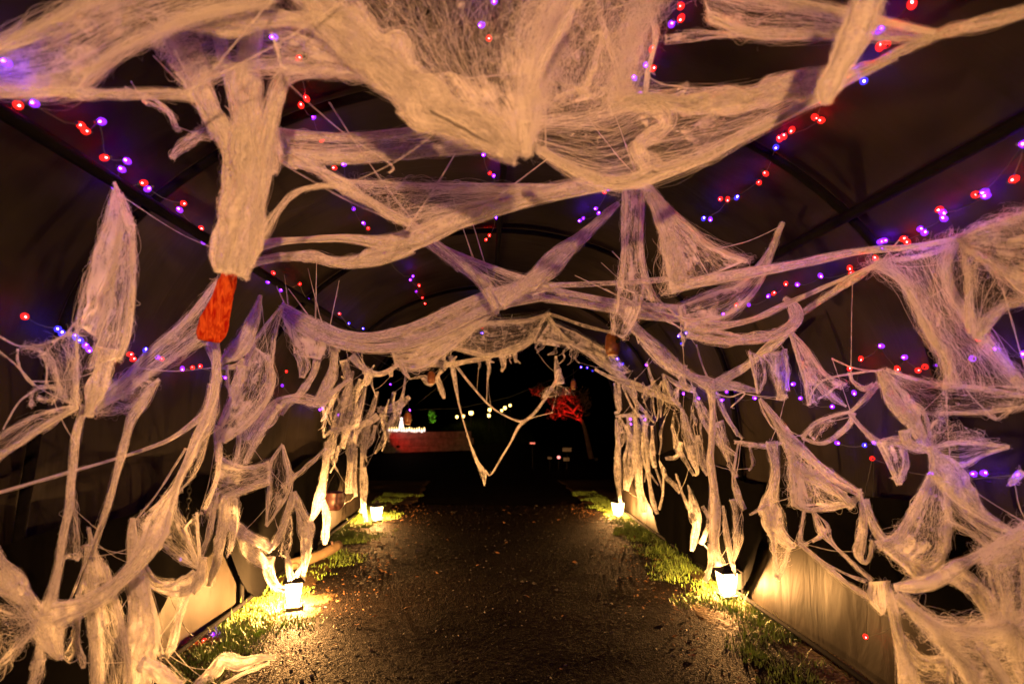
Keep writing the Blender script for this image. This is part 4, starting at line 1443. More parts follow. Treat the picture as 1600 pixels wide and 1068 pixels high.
# right side shreds near the mouth
(Web().B([(963, 655, 4), (966, 690, 14), (966, 730, 18), (968, 765, 12), (970, 790, 6)], 8.0, .75)
 .B([(981, 650, 5), (984, 690, 18), (984, 730, 22), (978, 765, 14)], 7.8, .7)
 .B([(992, 650, 4), (995, 690, 20), (998, 730, 22), (1003, 770, 18), (1006, 800, 10)], 7.6, .7)
 .B([(1005, 655, 5), (1010, 695, 14), (1014, 740, 12), (1022, 790, 14), (1027, 802, 8)], 7.4, .75)
 .B([(962, 650, 5), (985, 648, 8), (1008, 650, 6)], 7.8, .7)
 .shreds([(962, 655), (985, 650), (1012, 655)], 7.7, 12, 40, 120)
 .done('curtain of drooping web shreds above the far right lantern'))
(Web().B([(1018, 665, 8), (1020, 700, 14), (1024, 730, 8)], 7.0, .6).B([(1030, 720, 3), (1040, 742, 14), (1056, 760, 10), (1062, 770, 3)], 6.6, .75)
 .T([(1022, 725, 3), (1034, 760, 3), (1036, 775, 3)], 7).T([(1037, 730, 3), (1036, 770, 4), (1030, 795, 5)], 6.8)
 .done('thin hanging web strips with a small pennant right of the far right curtain'))
(Web().B([(960, 598, 4), (965, 630, 10), (968, 642, 10), (960, 645, 6)], 7.6, .8).B([(966, 596, 10), (968, 620, 8), (969, 640, 6)], 7.6, .85)
 .B([(930, 577, 4), (955, 590, 8), (985, 600, 14), (1015, 612, 12), (1045, 625, 10), (1062, 632, 6)], 7.4, .8)
 .B([(974, 600, 6), (995, 630, 8), (1012, 648, 6), (1022, 660, 4)], 7.4, .7).T([(972, 602, 5), (990, 640, 4), (1004, 652, 4)], 7.4)
 .done('branching web strands reaching down from the right end of the mouth'))
(Web().B([(1011, 565, 3), (1018, 590, 7), (1030, 615, 12), (1038, 624, 6)], 6.8, .7).B([(1036, 584, 4), (1044, 605, 12), (1058, 630, 10), (1066, 640, 4)], 6.6, .7)
 .B([(1038, 585, 3), (1060, 600, 16), (1084, 610, 20)], 6.6, .3)
 .B([(1000, 530, 20), (1030, 560, 22), (1064, 588, 12)], 5.8, .6)
 .shreds([(985, 600), (1030, 600), (1090, 610)], 6.6, 12).shreds([(1020, 660), (1060, 650), (1100, 640)], 6.2, 8)
 .done('violet tinted slivers of web below the looped strand'))
(Web().B([(1066, 640, 6), (1074, 670, 24), (1084, 710, 24), (1090, 735, 10), (1086, 742, 4)], 6.0, .6)
 .B([(1050, 665, 4), (1060, 700, 12), (1074, 725, 8), (1084, 742, 4)], 6.0, .5)
 .B([(1040, 716, 6), (1058, 712, 10), (1064, 690, 12)], 6.0, .5)
 .B([(1090, 680, 10), (1098, 720, 16), (1106, 742, 10)], 5.6, .6)
 .done('pair of frayed web flaps behind the long straight rope'))
(Web().B([(1075, 758, 3), (1082, 785, 18), (1088, 815, 26), (1084, 840, 14), (1080, 860, 6)], 5.2, .65)
 .B([(1056, 740, 3), (1070, 780, 6), (1080, 800, 8)], 5.4, .6).B([(1098, 790, 6), (1108, 812, 12), (1100, 840, 12), (1096, 850, 8)], 5.0, .6)
 .done('greyish shredded web on the dark wall left of the right front lantern'))
(Web().B([(1085, 612, 5), (1100, 650, 18), (1125, 690, 20), (1150, 710, 5)], 5.2, .55).B([(1118, 610, 4), (1130, 640, 10), (1148, 672, 6), (1160, 685, 3)], 5.0, .7)
 .T([(1118, 614, 3), (1140, 620, 2), (1166, 612, 2), (1142, 636, 2)], 5)
 .B([(1120, 660, 20), (1135, 700, 24), (1140, 720, 12)], 5.2, .5)
 .done('dim violet streaked web hanging just right of the Y junction'))

# ---- left wall, front to back -------------------------------------
(Web().S([(178, 296), (164, 345), (138, 430), (120, 508)], [(188, 306), (186, 390), (168, 465), (152, 528)], 2.2, .93, bulge=1.4)
 .S([(188, 306), (178, 420), (158, 520), (140, 575)], [(206, 350), (208, 430), (200, 520), (186, 560)], 2.2, (.6, .45, .4, .6), rope=(0, 5))
 .B([(186, 305, 10), (196, 335, 22), (205, 365, 14)], 2.2, .9)
 .B([(172, 545, 50), (158, 585, 52), (144, 625, 32), (136, 650, 18)], 2.2, .9)
 .B([(134, 635, 16), (120, 680, 14), (112, 740, 14), (106, 800, 15), (96, 860, 14), (82, 920, 16), (72, 960, 20)], 2.2, .85)
 .B([(178, 285, 5), (182, 296, 10), (186, 310, 14)], 2.2, .9)
 .done('tall double lobed web hanging from a violet light at left with a long tail'))
(Web().S([(108, 740), (102, 800), (96, 872)], [(112, 745), (120, 820), (124, 868)], 2.25, .35, curl=1.4).B([(94, 875, 6), (110, 868, 10), (124, 872, 8)], 2.25, .5)
 .done('small triangular net clinging to the long tail at far left'))
(Web().S([(120, 522), (120, 580), (118, 640)], [(38, 545), (70, 555), (100, 620)], 2.1, .12, curl=1.6).B([(120, 515, 3), (120, 580, 5), (119, 640, 4)], 2.1, .8)
 .T([(-10, 520, 4), (30, 540, 3), (70, 536, 6), (110, 520, 8)], 2.1).T([(-10, 542, 3), (25, 570, 3), (55, 602, 3)], 2.1)
 .T([(28, 545, 4), (28, 565, 4), (40, 590, 3), (52, 602, 3)], 2.1).T([(62, 548, 3), (73, 570, 3), (72, 600, 2)], 2.1)
 .B([(48, 632, 4), (52, 610, 5), (75, 604, 6), (92, 608, 8), (80, 625, 12), (60, 622, 6)], 2.1, .2, curl=2)
 .T([(5, 670, 2), (28, 630, 3), (50, 612, 4)], 2.1)
 .done('sparse loopy web scraps beside the bright blue light at far left'))
(Web().S([(120, 636), (60, 672), (-30, 735)], [(112, 634), (50, 650), (-30, 700)], 2.1, .3, rope=(4, 0), curl=.8)
 .B([(120, 636, 4), (70, 666, 6), (20, 700, 9), (-30, 735, 11)], 2.1, .85)
 .done('flat fan of web running off the left edge below the blue light'))
(Web().S([(338, 442), (285, 505), (230, 552), (185, 600), (150, 626)], [(322, 528), (272, 560), (225, 590), (190, 618), (152, 640)], 2.6, (.35, .3, .25, .25, .35), rope=(5, 0), curl=.9)
 .S([(160, 612), (200, 588), (246, 600)], [(150, 645), (190, 640), (214, 632)], 2.6, .3)
 .B([(247, 594, 5), (228, 618, 20), (208, 650, 22), (196, 690, 18), (184, 735, 14), (168, 790, 11), (150, 845, 9), (132, 900, 10), (122, 930, 12)], 2.5, .8)
 .B([(122, 930, 12), (122, 980, 8), (120, 1005, 10), (130, 1035, 12), (130, 1042, 4)], 2.45, .7)
 .T([(155, 820, 3), (128, 890, 4), (108, 940, 5)], 2.45)
 .S([(118, 960), (110, 1000), (95, 1025)], [(122, 1000), (116, 1020), (108, 1030)], 2.45, .25, curl=1.5)
 .done('long web from the orange pouch to a bent leg reaching the lower left'))
(Web().B([(-20, 860, 30), (12, 905, 48), (50, 945, 50), (78, 975, 56), (88, 1010, 30), (94, 1028, 10)], 2.2, (.9, .85, .8, .85, .9), .4)
 .B([(85, 962, 50), (125, 948, 34), (165, 925, 30), (200, 895, 30), (228, 862, 34), (246, 830, 34), (262, 790, 20), (282, 740, 14), (300, 700, 14), (318, 660, 16), (334, 615, 14), (338, 560, 18), (334, 530, 22)], (2.2, 2.3, 2.5, 2.8), .85, .3)
 .S([(-10, 945), (30, 960), (70, 975)], [(-10, 1048), (15, 1030), (50, 990)], 2.2, .1, curl=1.6)
 .B([(-10, 1042, 4), (14, 1020, 8), (30, 1000, 14), (50, 985, 10)], 2.2, .4, curl=1.5)
 .B([(66, 990, 10), (60, 1030, 24), (48, 1080, 28)], 2.2, .7)
 .B([(152, 930, 10), (158, 965, 6), (160, 980, 3)], 2.4, .6)
 .done('long diagonal web arm with a frayed knot at the lower left corner'))
(Web().B([(330, 600, 8), (322, 640, 12), (296, 665, 8), (262, 688, 6), (225, 702, 5), (185, 715, 3), (90, 742, 2), (-10, 772, 2)], 2.8, .8)
 .done('single thin thread crossing the left wall to the frame edge'))
(Web().R([(207, 810, 8), (207, 840, 16), (210, 880, 24), (218, 930, 44), (222, 985, 56), (220, 1030, 52), (214, 1085, 50)], 2.55, 1.0, hair=1.2)
 .R([(218, 1035, 30), (245, 1048, 34), (280, 1075, 30)], 2.5)
 .done('plump white cotton column standing up from the bottom at left'))
(Web().S([(140, 850), (142, 930), (150, 1000), (152, 1080)], [(165, 885), (186, 960), (200, 1030), (204, 1085)], 2.5, .5, rope=(12, 6), curl=1.1)
 .B([(138, 824, 6), (142, 840, 7), (146, 870, 16), (158, 910, 26)], 2.5, .85)
 .done('torn translucent web sheet left of the plump cotton column'))
(Web().B([(222, 880, 14), (238, 905, 22), (262, 915, 24), (290, 912, 30), (308, 895, 20)], 2.9, .95)
 .B([(230, 915, 18), (238, 960, 16), (246, 1005, 16), (254, 1026, 10)], 2.9, .85).B([(292, 915, 26), (280, 960, 18), (270, 1005, 20), (258, 1026, 14)], 2.9, .85)
 .B([(318, 870, 16), (312, 905, 20), (300, 925, 14)], 2.9, .9).B([(222, 860, 10), (228, 890, 12)], 2.9, .8)
 .done('U shaped cotton loop over the dark wall beside the plump column'))
(Web().S([(212, 812), (240, 838), (275, 868), (308, 888)], [(262, 772), (284, 820), (298, 850), (312, 884)], 2.9, (.3, .4, .5, .7))
 .S([(284, 826), (298, 855), (308, 884)], [(308, 800), (310, 845), (313, 884)], 2.9, .35, rope=(3, 3))
 .T([(212, 812, 3), (240, 778, 4), (262, 745, 4), (290, 700, 5)], 2.85)
 .done('thin film wedge with a glowing orange tip on the left wall'))
(Web().S([(394, 538), (380, 580), (345, 660), (338, 690)], [(420, 560), (426, 600), (400, 650), (350, 690)], 3.2, (.7, .75, .7, .8), bulge=1.4, rope=(6, 5))
 .S([(440, 478), (405, 522), (384, 560)], [(442, 480), (432, 520), (424, 575)], 3.2, .28, rope=(3, 2), curl=.9)
 .B([(345, 665, 20), (340, 690, 14), (340, 720, 12)], 3.2, .8)
 .B([(424, 575, 8), (425, 598, 12), (415, 605, 8)], 3.2, .6)
 .done('net topped cotton web slung below the left pole, apex at the swag corner'))
(Web().B([(407, 462, 8), (400, 490, 22), (388, 520, 34), (368, 548, 32), (345, 566, 16), (334, 572, 6)], 3.0, .92)
 .B([(334, 572, 5), (350, 575, 10), (372, 570, 14), (380, 560, 10)], 3.0, .8)
 .B([(376, 570, 24), (372, 595, 20), (362, 620, 10)], 3.0, .85).B([(355, 570, 8), (356, 600, 7), (364, 625, 3)], 3.0, .7)
 .done('opaque web fin between the orange pouch and the net topped web'))
(Web().B([(330, 535, 20), (334, 570, 14), (336, 600, 18), (332, 640, 26), (325, 670, 24), (306, 690, 14)], 2.9, .7, curl=1)
 .B([(306, 690, 14), (296, 720, 8), (280, 755, 10), (262, 790, 14)], 2.9, .8)
 .S([(318, 680), (290, 735), (266, 775)], [(328, 668), (310, 730), (280, 770)], 2.9, .2)
 .B([(340, 690, 14), (342, 720, 10), (336, 755, 8), (318, 795, 6)], 3.1, .85)
 .done('knotted web stem directly below the orange pouch'))
(Web().S([(345, 716), (368, 728), (395, 730), (420, 722)], [(322, 800), (352, 780), (385, 764), (420, 752)], 3.5, .75, rope=(5, 8), curl=1.2, bulge=1.3)
 .B([(356, 775, 26), (350, 820, 30), (342, 860, 30), (332, 895, 26), (326, 915, 14)], 3.4, .85)
 .B([(340, 770, 12), (330, 820, 14), (318, 860, 12), (308, 885, 8)], 3.3, .75)
 .B([(316, 800, 6), (300, 812, 5), (285, 822, 3)], 3.3, .7)
 .S([(350, 790), (358, 830), (355, 870)], [(375, 770), (372, 820), (362, 860)], 3.5, .5)
 .done('mottled web bridge with thick legs left of the front lantern'))
(Web().S([(376, 655), (372, 695), (366, 726)], [(436, 632), (410, 672), (384, 722)], 3.6, .45, rope=(5, 7), curl=1.1)
 .B([(390, 690, 40), (410, 655, 34), (438, 625, 22), (470, 622, 20), (500, 628, 20), (518, 615, 14), (548, 592, 8)], 3.8, .55)
 .done('handkerchief of web strung from a curving strand in front of the black gap'))
(Web().S([(441, 694), (424, 722), (420, 760), (416, 820)], [(442, 696), (452, 735), (450, 770), (417, 822)], 4.0, .4, rope=(3, 3), curl=.7)
 .B([(440, 760, 10), (460, 745, 12), (480, 728, 8), (510, 700, 7)], 4.1, .7).B([(442, 696, 3), (448, 728, 8), (462, 745, 10)], 4.0, .7)
 .done('arrowhead shaped striped web pointing down at the left front lantern'))
(Web().B([(352, 800, 20), (372, 826, 28), (400, 842, 28), (425, 858, 24)], 3.9, .9, .4)
 .B([(425, 856, 22), (440, 830, 22), (452, 795, 22), (458, 768, 12)], 3.95, .85)
 .B([(458, 770, 12), (470, 805, 24), (478, 840, 28), (478, 870, 22), (474, 898, 8)], 4.1, .85)
 .B([(375, 835, 20), (388, 862, 26), (408, 878, 28), (420, 890, 14)], 3.95, .75)
 .B([(418, 870, 26), (420, 895, 24), (432, 915, 20), (446, 922, 12)], 4.1, .9)
 .S([(450, 805), (444, 830), (436, 868)], [(456, 805), (456, 835), (450, 872)], 4.0, .4)
 .B([(448, 860, 10), (452, 885, 18), (456, 905, 14)], 4.2, .9).B([(470, 880, 12), (462, 900, 14)], 4.2, .9)
 .done('zigzag web glowing white just over the left front lantern'))
(Web().R([(430, 1026, 8), (405, 1028, 14), (375, 1036, 24), (350, 1030, 26), (335, 1048, 30), (315, 1066, 26), (295, 1090, 24)], 3.2, 1.0, hair=1.4)
 .B([(420, 1035, 6), (380, 1052, 10), (340, 1075, 12)], 3.2, .4)
 .done('fluffy cotton drift lying on the ground along the left tarp foot'))

# ---- right wall ----------------------------------------------------
(Web().S([(1233, 515), (1246, 555), (1258, 595), (1264, 632)], [(1234, 515), (1262, 545), (1288, 582), (1322, 600)], 3.4, (.6, .6, .5, .35), rope=(4, 3), curl=1)
 .B([(1262, 580, 20), (1285, 605, 18), (1305, 622, 14), (1322, 634, 5)], 3.4, .6)
 .T([(1264, 632, 2), (1270, 610, 3), (1290, 592, 3), (1340, 582, 3), (1380, 578, 4)], (3.4, 2.9))
 .T([(1300, 560, 3), (1335, 575, 3), (1375, 580, 4)], (3.4, 2.9))
 .done('forked web fan hanging from the right wall by the violet lights'))
(Web().S([(1170, 548), (1178, 582), (1184, 614)], [(1190, 556), (1196, 588), (1187, 612)], 3.9, .5, rope=(3, 3))
 .B([(1212, 550, 44), (1218, 580, 42), (1222, 605, 26), (1221, 625, 16)], 3.9, .7, curl=1).B([(1228, 545, 4), (1230, 580, 6), (1230, 610, 8)], 3.9, .7)
 .B([(1214, 622, 8), (1222, 620, 14), (1230, 618, 8)], 3.9, .85)
 .done('bat shaped web with a stubby tail above the two bladed leaf'))
(Web().B([(1188, 623, 4), (1206, 650, 18), (1234, 685, 20), (1272, 722, 18), (1310, 752, 18), (1345, 772, 10)], 3.2, .92)
 .B([(1208, 648, 12), (1226, 690, 14), (1250, 730, 24), (1280, 752, 20), (1320, 775, 14)], 3.2, .75)
 .S([(1236, 700), (1236, 745), (1240, 790)], [(1270, 735), (1305, 765), (1332, 792)], 3.2, .65, rope=(6, 8), bulge=1.4, curl=1.2)
 .B([(1240, 788, 12), (1262, 796, 14), (1295, 794, 14), (1330, 786, 10), (1342, 776, 8)], 3.2, .85)
 .done('two bladed leaf web with a bowl shaped body on the right wall'))
(Web().B([(1342, 764, 12), (1348, 800, 16), (1344, 845, 20), (1342, 868, 16), (1352, 880, 10), (1360, 868, 12), (1362, 845, 8)], 2.9, .8)
 .B([(1352, 780, 12), (1364, 815, 18), (1378, 838, 26), (1400, 850, 30), (1430, 845, 30)], 2.8, .8)
 .done('drooping U of web right of the bowl bodied leaf'))
(Web().S([(1456, 742), (1432, 790), (1402, 838), (1372, 852)], [(1478, 752), (1482, 830), (1470, 880), (1432, 905)], 2.6, (.6, .6, .7, .75), rope=(9, 6), curl=1.5, bulge=1.6)
 .S([(1470, 752), (1500, 790), (1540, 825), (1610, 858)], [(1478, 815), (1515, 832), (1550, 860), (1572, 872)], 2.5, .2, curl=1.6)
 .B([(1380, 848, 30), (1400, 870, 24), (1425, 885, 30), (1450, 900, 34)], 2.6, .75, curl=1.2)
 .done('big tangled cotton mass over an arch of darkness at lower right'))
(Web().R([(1630, 806, 18), (1580, 838, 17), (1530, 866, 17), (1490, 888, 26), (1455, 908, 24), (1425, 914, 20), (1398, 917, 10)], 2.3)
 .B([(1490, 892, 40), (1525, 920, 44), (1548, 955, 28), (1552, 985, 18)], 2.3, .85)
 .done('stout arm reaching in from the right edge to the violet lit knot'))
(Web().S([(1535, 868), (1575, 845), (1640, 810)], [(1565, 990), (1590, 985), (1640, 975)], 2.15, (.5, .5, .55), curl=1.5, hair=1.3)
 .B([(1560, 880, 20), (1572, 930, 22), (1576, 985, 16)], 2.1, .5).B([(1600, 850, 20), (1604, 920, 26), (1600, 980, 20)], 2.1, .5)
 .done('coarse net hanging at the right edge under the stout arm'))
(Web().S([(1404, 934), (1460, 974), (1520, 982), (1640, 962)], [(1470, 1000), (1505, 1040), (1540, 1095), (1640, 1095)], 2.1, (.45, .4, .5, .7), rope=(7, 9), curl=1.6, hair=1.3)
 .R([(1530, 1008, 22), (1560, 1048, 28), (1585, 1090, 30)], 2.05).B([(1595, 975, 40), (1600, 1020, 50), (1610, 1080, 50)], 2.05, .8)
 .done('wide coarse web sheet filling the lower right corner'))
(Web().R([(1384, 908, 12), (1394, 945, 20), (1402, 985, 20), (1412, 1025, 26), (1424, 1085, 40)], 2.5)
 .S([(1410, 995), (1440, 1028), (1484, 1030)], [(1425, 1090), (1450, 1092), (1492, 1092)], 2.5, .6, rope=(8, 0))
 .T([(1480, 1016, 8), (1482, 1050, 7), (1480, 1092, 7)], 2.45)
 .done('upright web post at lower right splaying into a sheet at its foot'))
(Web().S([(1352, 905), (1352, 930), (1376, 960)], [(1388, 908), (1388, 932), (1382, 958)], 2.8, .9, bulge=1.5)
 .B([(1248, 848, 8), (1285, 878, 12), (1325, 912, 16), (1362, 935, 10)], (3.2, 2.8), .8).T([(1250, 852, 4), (1300, 885, 4), (1350, 908, 6)], (3.2, 2.8))
 .B([(1268, 795, 6), (1284, 828, 24), (1302, 850, 9), (1338, 885, 7), (1362, 906, 8)], (3.2, 2.8), .8)
 .B([(1258, 792, 6), (1252, 825, 8), (1250, 848, 14), (1262, 850, 8)], 3.2, .8)
 .B([(1270, 845, 4), (1285, 835, 14), (1290, 825, 16)], 3.2, .7)
 .done('triangular web clump low on the right wall held by two long strands'))
(Web().B([(1204, 690, 24), (1210, 730, 18), (1206, 765, 16), (1200, 790, 30), (1212, 820, 40), (1228, 845, 28), (1242, 852, 10)], 3.6, .72, curl=1)
 .B([(1206, 830, 12), (1210, 865, 10), (1212, 900, 8)], 3.6, .85).B([(1234, 850, 8), (1226, 880, 8), (1215, 904, 10)], 3.6, .85)
 .S([(1204, 835), (1208, 870), (1212, 900)], [(1238, 852), (1228, 880), (1217, 902)], 3.6, .35)
 .B([(1200, 785, 14), (1184, 797, 7), (1171, 804, 4)], 3.6, .85)
 .B([(1148, 690, 6), (1172, 694, 10), (1200, 696, 10), (1226, 690, 5)], 3.8, .7)
 .done('hourglass shaped web with a pointed loop in front of the lit right tarp'))
(Web().B([(1154, 690, 3), (1146, 740, 6), (1152, 770, 22), (1164, 795, 14)], 4.2, .6).B([(1132, 700, 4), (1142, 730, 8), (1150, 745, 12)], 4.2, .6)
 .B([(1148, 780, 22), (1152, 820, 20), (1150, 855, 14), (1144, 880, 8)], 4.3, .6).B([(1130, 790, 5), (1136, 830, 12), (1142, 870, 14), (1150, 900, 6)], 4.35, .75)
 .B([(1172, 696, 4), (1176, 725, 6), (1170, 735, 4)], 4.2, .5)
 .done('frayed strips hanging behind the rope at the right front lantern'))
(Web().B([(1374, 578, 16), (1390, 605, 36), (1412, 640, 44), (1432, 672, 30), (1452, 700, 18)], 2.6, .97, .4)
 .S([(1385, 577), (1430, 592), (1482, 603)], [(1395, 595), (1440, 645), (1480, 645)], 2.6, .25, rope=(4, 0), curl=.9)
 .B([(1412, 672, 26), (1420, 692, 22), (1445, 702, 14)], 2.6, .7).B([(1440, 635, 8), (1450, 660, 12), (1452, 690, 10)], 2.6, .6)
 .B([(1328, 582, 6), (1332, 595, 6), (1350, 608, 14), (1365, 600, 10)], 2.8, .7)
 .done('smooth thick cotton roll slanting down the right wall, pale purple fan beside it'))
(Web().S([(1474, 600), (1530, 606), (1620, 622)], [(1470, 645), (1535, 645), (1620, 632)], 2.4, .2, rope=(5, 3), curl=1.3)
 .B([(1478, 598, 8), (1476, 608, 8)], 2.4, .85).B([(1540, 645, 8), (1560, 655, 7), (1580, 640, 6)], 2.4, .6)
 .done('dim net slung level at the right edge under the violet lights'))
(Web().S([(1455, 700), (1490, 690), (1530, 692), (1576, 697)], [(1458, 708), (1500, 728), (1535, 712), (1576, 699)], 2.5, (.5, .45, .5, .6), rope=(3, 2))
 .S([(1456, 698), (1462, 660), (1468, 650)], [(1460, 700), (1500, 690), (1545, 688)], 2.55, .1)
 .done('sharp leaf of web tipped with red light, pointing right'))
(Web().B([(1454, 698, 16), (1472, 730, 44), (1500, 770, 42), (1535, 802, 26), (1575, 826, 16), (1620, 850, 12)], 2.4, .88, .35)
 .done('tapering band running from the violet knot down to the right edge'))
(Web().B([(1328, 646, 5), (1350, 672, 9), (1372, 692, 14), (1402, 690, 24), (1430, 700, 30), (1455, 702, 14)], (2.9, 2.5), .8)
 .S([(1372, 690), (1388, 722), (1404, 756)], [(1412, 694), (1416, 724), (1406, 756)], 2.7, .55, rope=(5, 6), curl=1)
 .B([(1395, 745, 10), (1404, 752, 12), (1410, 735, 8)], 2.7, .8)
 .done('web arm with a hanging three cornered pouch left of the violet knot'))
(Web().B([(1254, 682, 14), (1275, 662, 12), (1305, 648, 9), (1330, 642, 8), (1352, 622, 11), (1372, 598, 12)], (3.1, 2.8), .8)
 .B([(1254, 684, 10), (1280, 692, 9), (1302, 684, 8), (1325, 664, 12), (1334, 645, 6)], 3.0, .75, curl=1.1)
 .S([(1262, 678), (1290, 655), (1320, 645)], [(1275, 690), (1285, 672), (1300, 660)], 3.05, .2, curl=1.4)
 .done('ring shaped web loop in the middle of the right wall'))
(Web().B([(1600, 738, 16), (1585, 752, 18), (1578, 758, 6)], 2.2, .8)
 .done('small cotton stub at the right edge beside violet lights'))

POOL = np.vstack([c for w_, _, _ in PENDING for c in w_.pool])
POOL_ID = np.concatenate([np.full(sum(len(c) for c in w_.pool), i) for i, (w_, _, _) in enumerate(PENDING)])
for i, (w_, lab_, nm_) in enumerate(PENDING):
    w_.tie(i)
    w_.build(lab_, nm_)

# ================================================================== SMALL THINGS
# orange fabric pouch
def pouch():
    P = [(360, 422, 20), (354, 445, 25), (345, 475, 32), (336, 500, 40), (330, 520, 41), (327, 533, 30)]
    d = 2.55
    c3 = catmull(np.c_[to3([(p[0], p[1]) for p in P], d), np.array([p[2] for p in P]) * d / FPX], 26)
    C, W = c3[:, :3], c3[:, 3]
    T = np.gradient(C, axis=0); T /= np.linalg.norm(T, axis=1)[:, None]
    side = np.cross(T, C - CAM_LOC); side /= np.linalg.norm(side, axis=1)[:, None]
    nr = np.cross(T, side)
    a = np.linspace(0, 2 * math.pi, 24, endpoint=False)
    V = C[:, None] + (side[:, None] * np.cos(a)[None, :, None] + nr[:, None] * 0.22 * np.sin(a)[None, :, None]) * (W / 2)[:, None, None]
    fold = 0.003 * np.sin(a * 6 + 1.5 * np.linspace(0, 1, 26)[:, None]) * np.linspace(1, 0.5, 26)[:, None] + 0.007 * fbm(V * 26, 77, 3)
    out = V - C[:, None]; out /= np.linalg.norm(out, axis=2, keepdims=True) + 1e-9
    V = V + out * fold[..., None]
    c = C.mean(0)
    f = []
    for i in range(25):
        for k in range(24):
            f.append((i * 24 + k, i * 24 + (k + 1) % 24, (i + 1) * 24 + (k + 1) % 24, (i + 1) * 24 + k))
    f.append(tuple(range(25 * 24, 26 * 24)))
    m, nt, out_ = new_mat('orange_satin')
    df = N(nt, 'ShaderNodeBsdfPrincipled'); df.inputs['Base Color'].default_value = (0.62, 0.045, 0.008, 1); df.inputs['Roughness'].default_value = 0.75; df.inputs['Specular IOR Level'].default_value = 0.1
    tl = N(nt, 'ShaderNodeBsdfTranslucent'); tl.inputs['Color'].default_value = (0.7, 0.06, 0.01, 1)
    tc = N(nt, 'ShaderNodeTexCoord'); mp = N(nt, 'ShaderNodeMapping'); mp.inputs['Scale'].default_value = (70, 70, 14); mp.inputs['Rotation'].default_value = (0, 0.35, 0)
    nz = N(nt, 'ShaderNodeTexNoise'); nz.inputs['Scale'].default_value = 1.0; nz.inputs['Detail'].default_value = 5.0; nz.inputs['Distortion'].default_value = 1.0
    nt.links.new(tc.outputs['Object'], mp.inputs['Vector']); nt.links.new(mp.outputs['Vector'], nz.inputs['Vector'])
    rp = N(nt, 'ShaderNodeValToRGB')
    rp.color_ramp.elements[0].position = 0.36; rp.color_ramp.elements[1].position = 0.68
    rp.color_ramp.elements[0].color = (0.50, 0.012, 0.003, 1); rp.color_ramp.elements[1].color = (0.90, 0.22, 0.03, 1)
    nt.links.new(nz.outputs['Fac'], rp.inputs['Fac'])
    nt.links.new(rp.outputs['Color'], df.inputs['Base Color']); nt.links.new(rp.outputs['Color'], tl.inputs['Color'])
    mx = N(nt, 'ShaderNodeMixShader'); mx.inputs[0].default_value = 0.4
    nt.links.new(df.outputs[0], mx.inputs[1]); nt.links.new(tl.outputs[0], mx.inputs[2]); nt.links.new(mx.outputs[0], out_.inputs['Surface'])
    o = empty('pouch', c, 'limp orange red fabric pouch hanging below the thick web column', 'pouch')
    mesh_obj('bag', V.reshape(-1, 3) - c, f, m, o, True)
    top = C[0] - c
    MB().tube([top + np.array([0, 0, -0.005]), top + np.array([0.01, 0, 0.03]), top + np.array([0.0, 0.02, 0.09])], 0.006, 6).build('tie', M_BLACK, o)


pouch()

# black chains hanging at the left
link = MB()
q = np.linspace(0, 2 * math.pi, 13)
link.tube([(0.009 * math.cos(t), 0, 0.016 * math.sin(t)) for t in q], 0.003, 5)
lo_ = link.build('chain_link', M_BLACK, None, True); link_me = lo_.data; bpy.data.objects.remove(lo_)
for lab, px, y0, y1, d in (('black chain hanging beside the thick web column', 347, 225, 420, 2.15), ('black chain hanging over the dark left wall under the pouch', 298, 735, 812, 2.95)):
    a, b = pt(px, y0, d), pt(px, y1, d)
    top, hgt = a, abs(a[2] - b[2])
    root = empty('chain', top, lab, 'chain', 'black chains')
    for i in range(int(hgt / 0.025)):
        o = bpy.data.objects.new('chain_link', link_me); COL.objects.link(o); o.parent = root
        o.location = (0, 0, -0.025 * i); o.rotation_euler = (0.05, 0, 1.57 * (i % 2) + 0.3)

# small amber jars hanging at the tunnel mouth
M_AMBER = plain('amber_glass', (0.12, 0.042, 0.01), 0.4, noise=0.4, nscale=25)
for lab, px, py, d, s in (('amber jar with dark lid hanging at the top right of the far mouth', 957, 534, 7.4, 1.3), ('slim brown jar hanging at the top left of the far mouth', 674, 588, 7.8, 0.75),
                     ('orange jar hanging in front of the red lit wall', 637, 652, 8.3, 0.75), ('faint brown jar hanging above the red tree', 896, 600, 8.5, 0.55)):
    o = empty('jar', pt(px, py, d), lab, 'jar', 'jars hanging at the tunnel mouth')
    o.scale = (s, s, s)
    MB().lathe([(0.0, -0.13), (0.06, -0.125), (0.075, -0.06), (0.07, 0.05), (0.045, 0.085), (0.045, 0.1), (0.0, 0.1)], 14).build('body', M_AMBER, o, True)
    MB().lathe([(0.055, 0.09), (0.055, 0.13), (0.02, 0.15), (0.0, 0.15)], 14).build('lid', M_BLACK, o)
    MB().tube([(0, 0, 0.145), (0.01, 0, 0.25), (0, 0.01, 0.42)], 0.004, 5).build('wire', M_BLACK, o)
    MB().lathe([(0.0, -0.14), (0.05, -0.14), (0.05, -0.128), (0.0, -0.128)], 12).build('rim', plain('pale_rim', (0.6, 0.5, 0.35), 0.3), o)

# dark round pot on the left wall
o = empty('pot', pt(523, 783, 5.9), 'small dark round pot hanging against the far left tarp', 'pot')
MB().lathe([(0.0, -0.09), (0.06, -0.085), (0.105, -0.02), (0.105, 0.04), (0.085, 0.08), (0.095, 0.095), (0.08, 0.095), (0.07, 0.07), (0.0, 0.05)], 16).build('bowl', plain('dark_red_clay', (0.05, 0.018, 0.016), 0.5, noise=0.4), o, True)
MB().tube([(-0.09, 0, 0.09), (-0.06, 0, 0.2), (0, 0, 0.3), (0.06, 0, 0.2), (0.09, 0, 0.09)], 0.004, 5).build('hanger', M_BLACK, o)

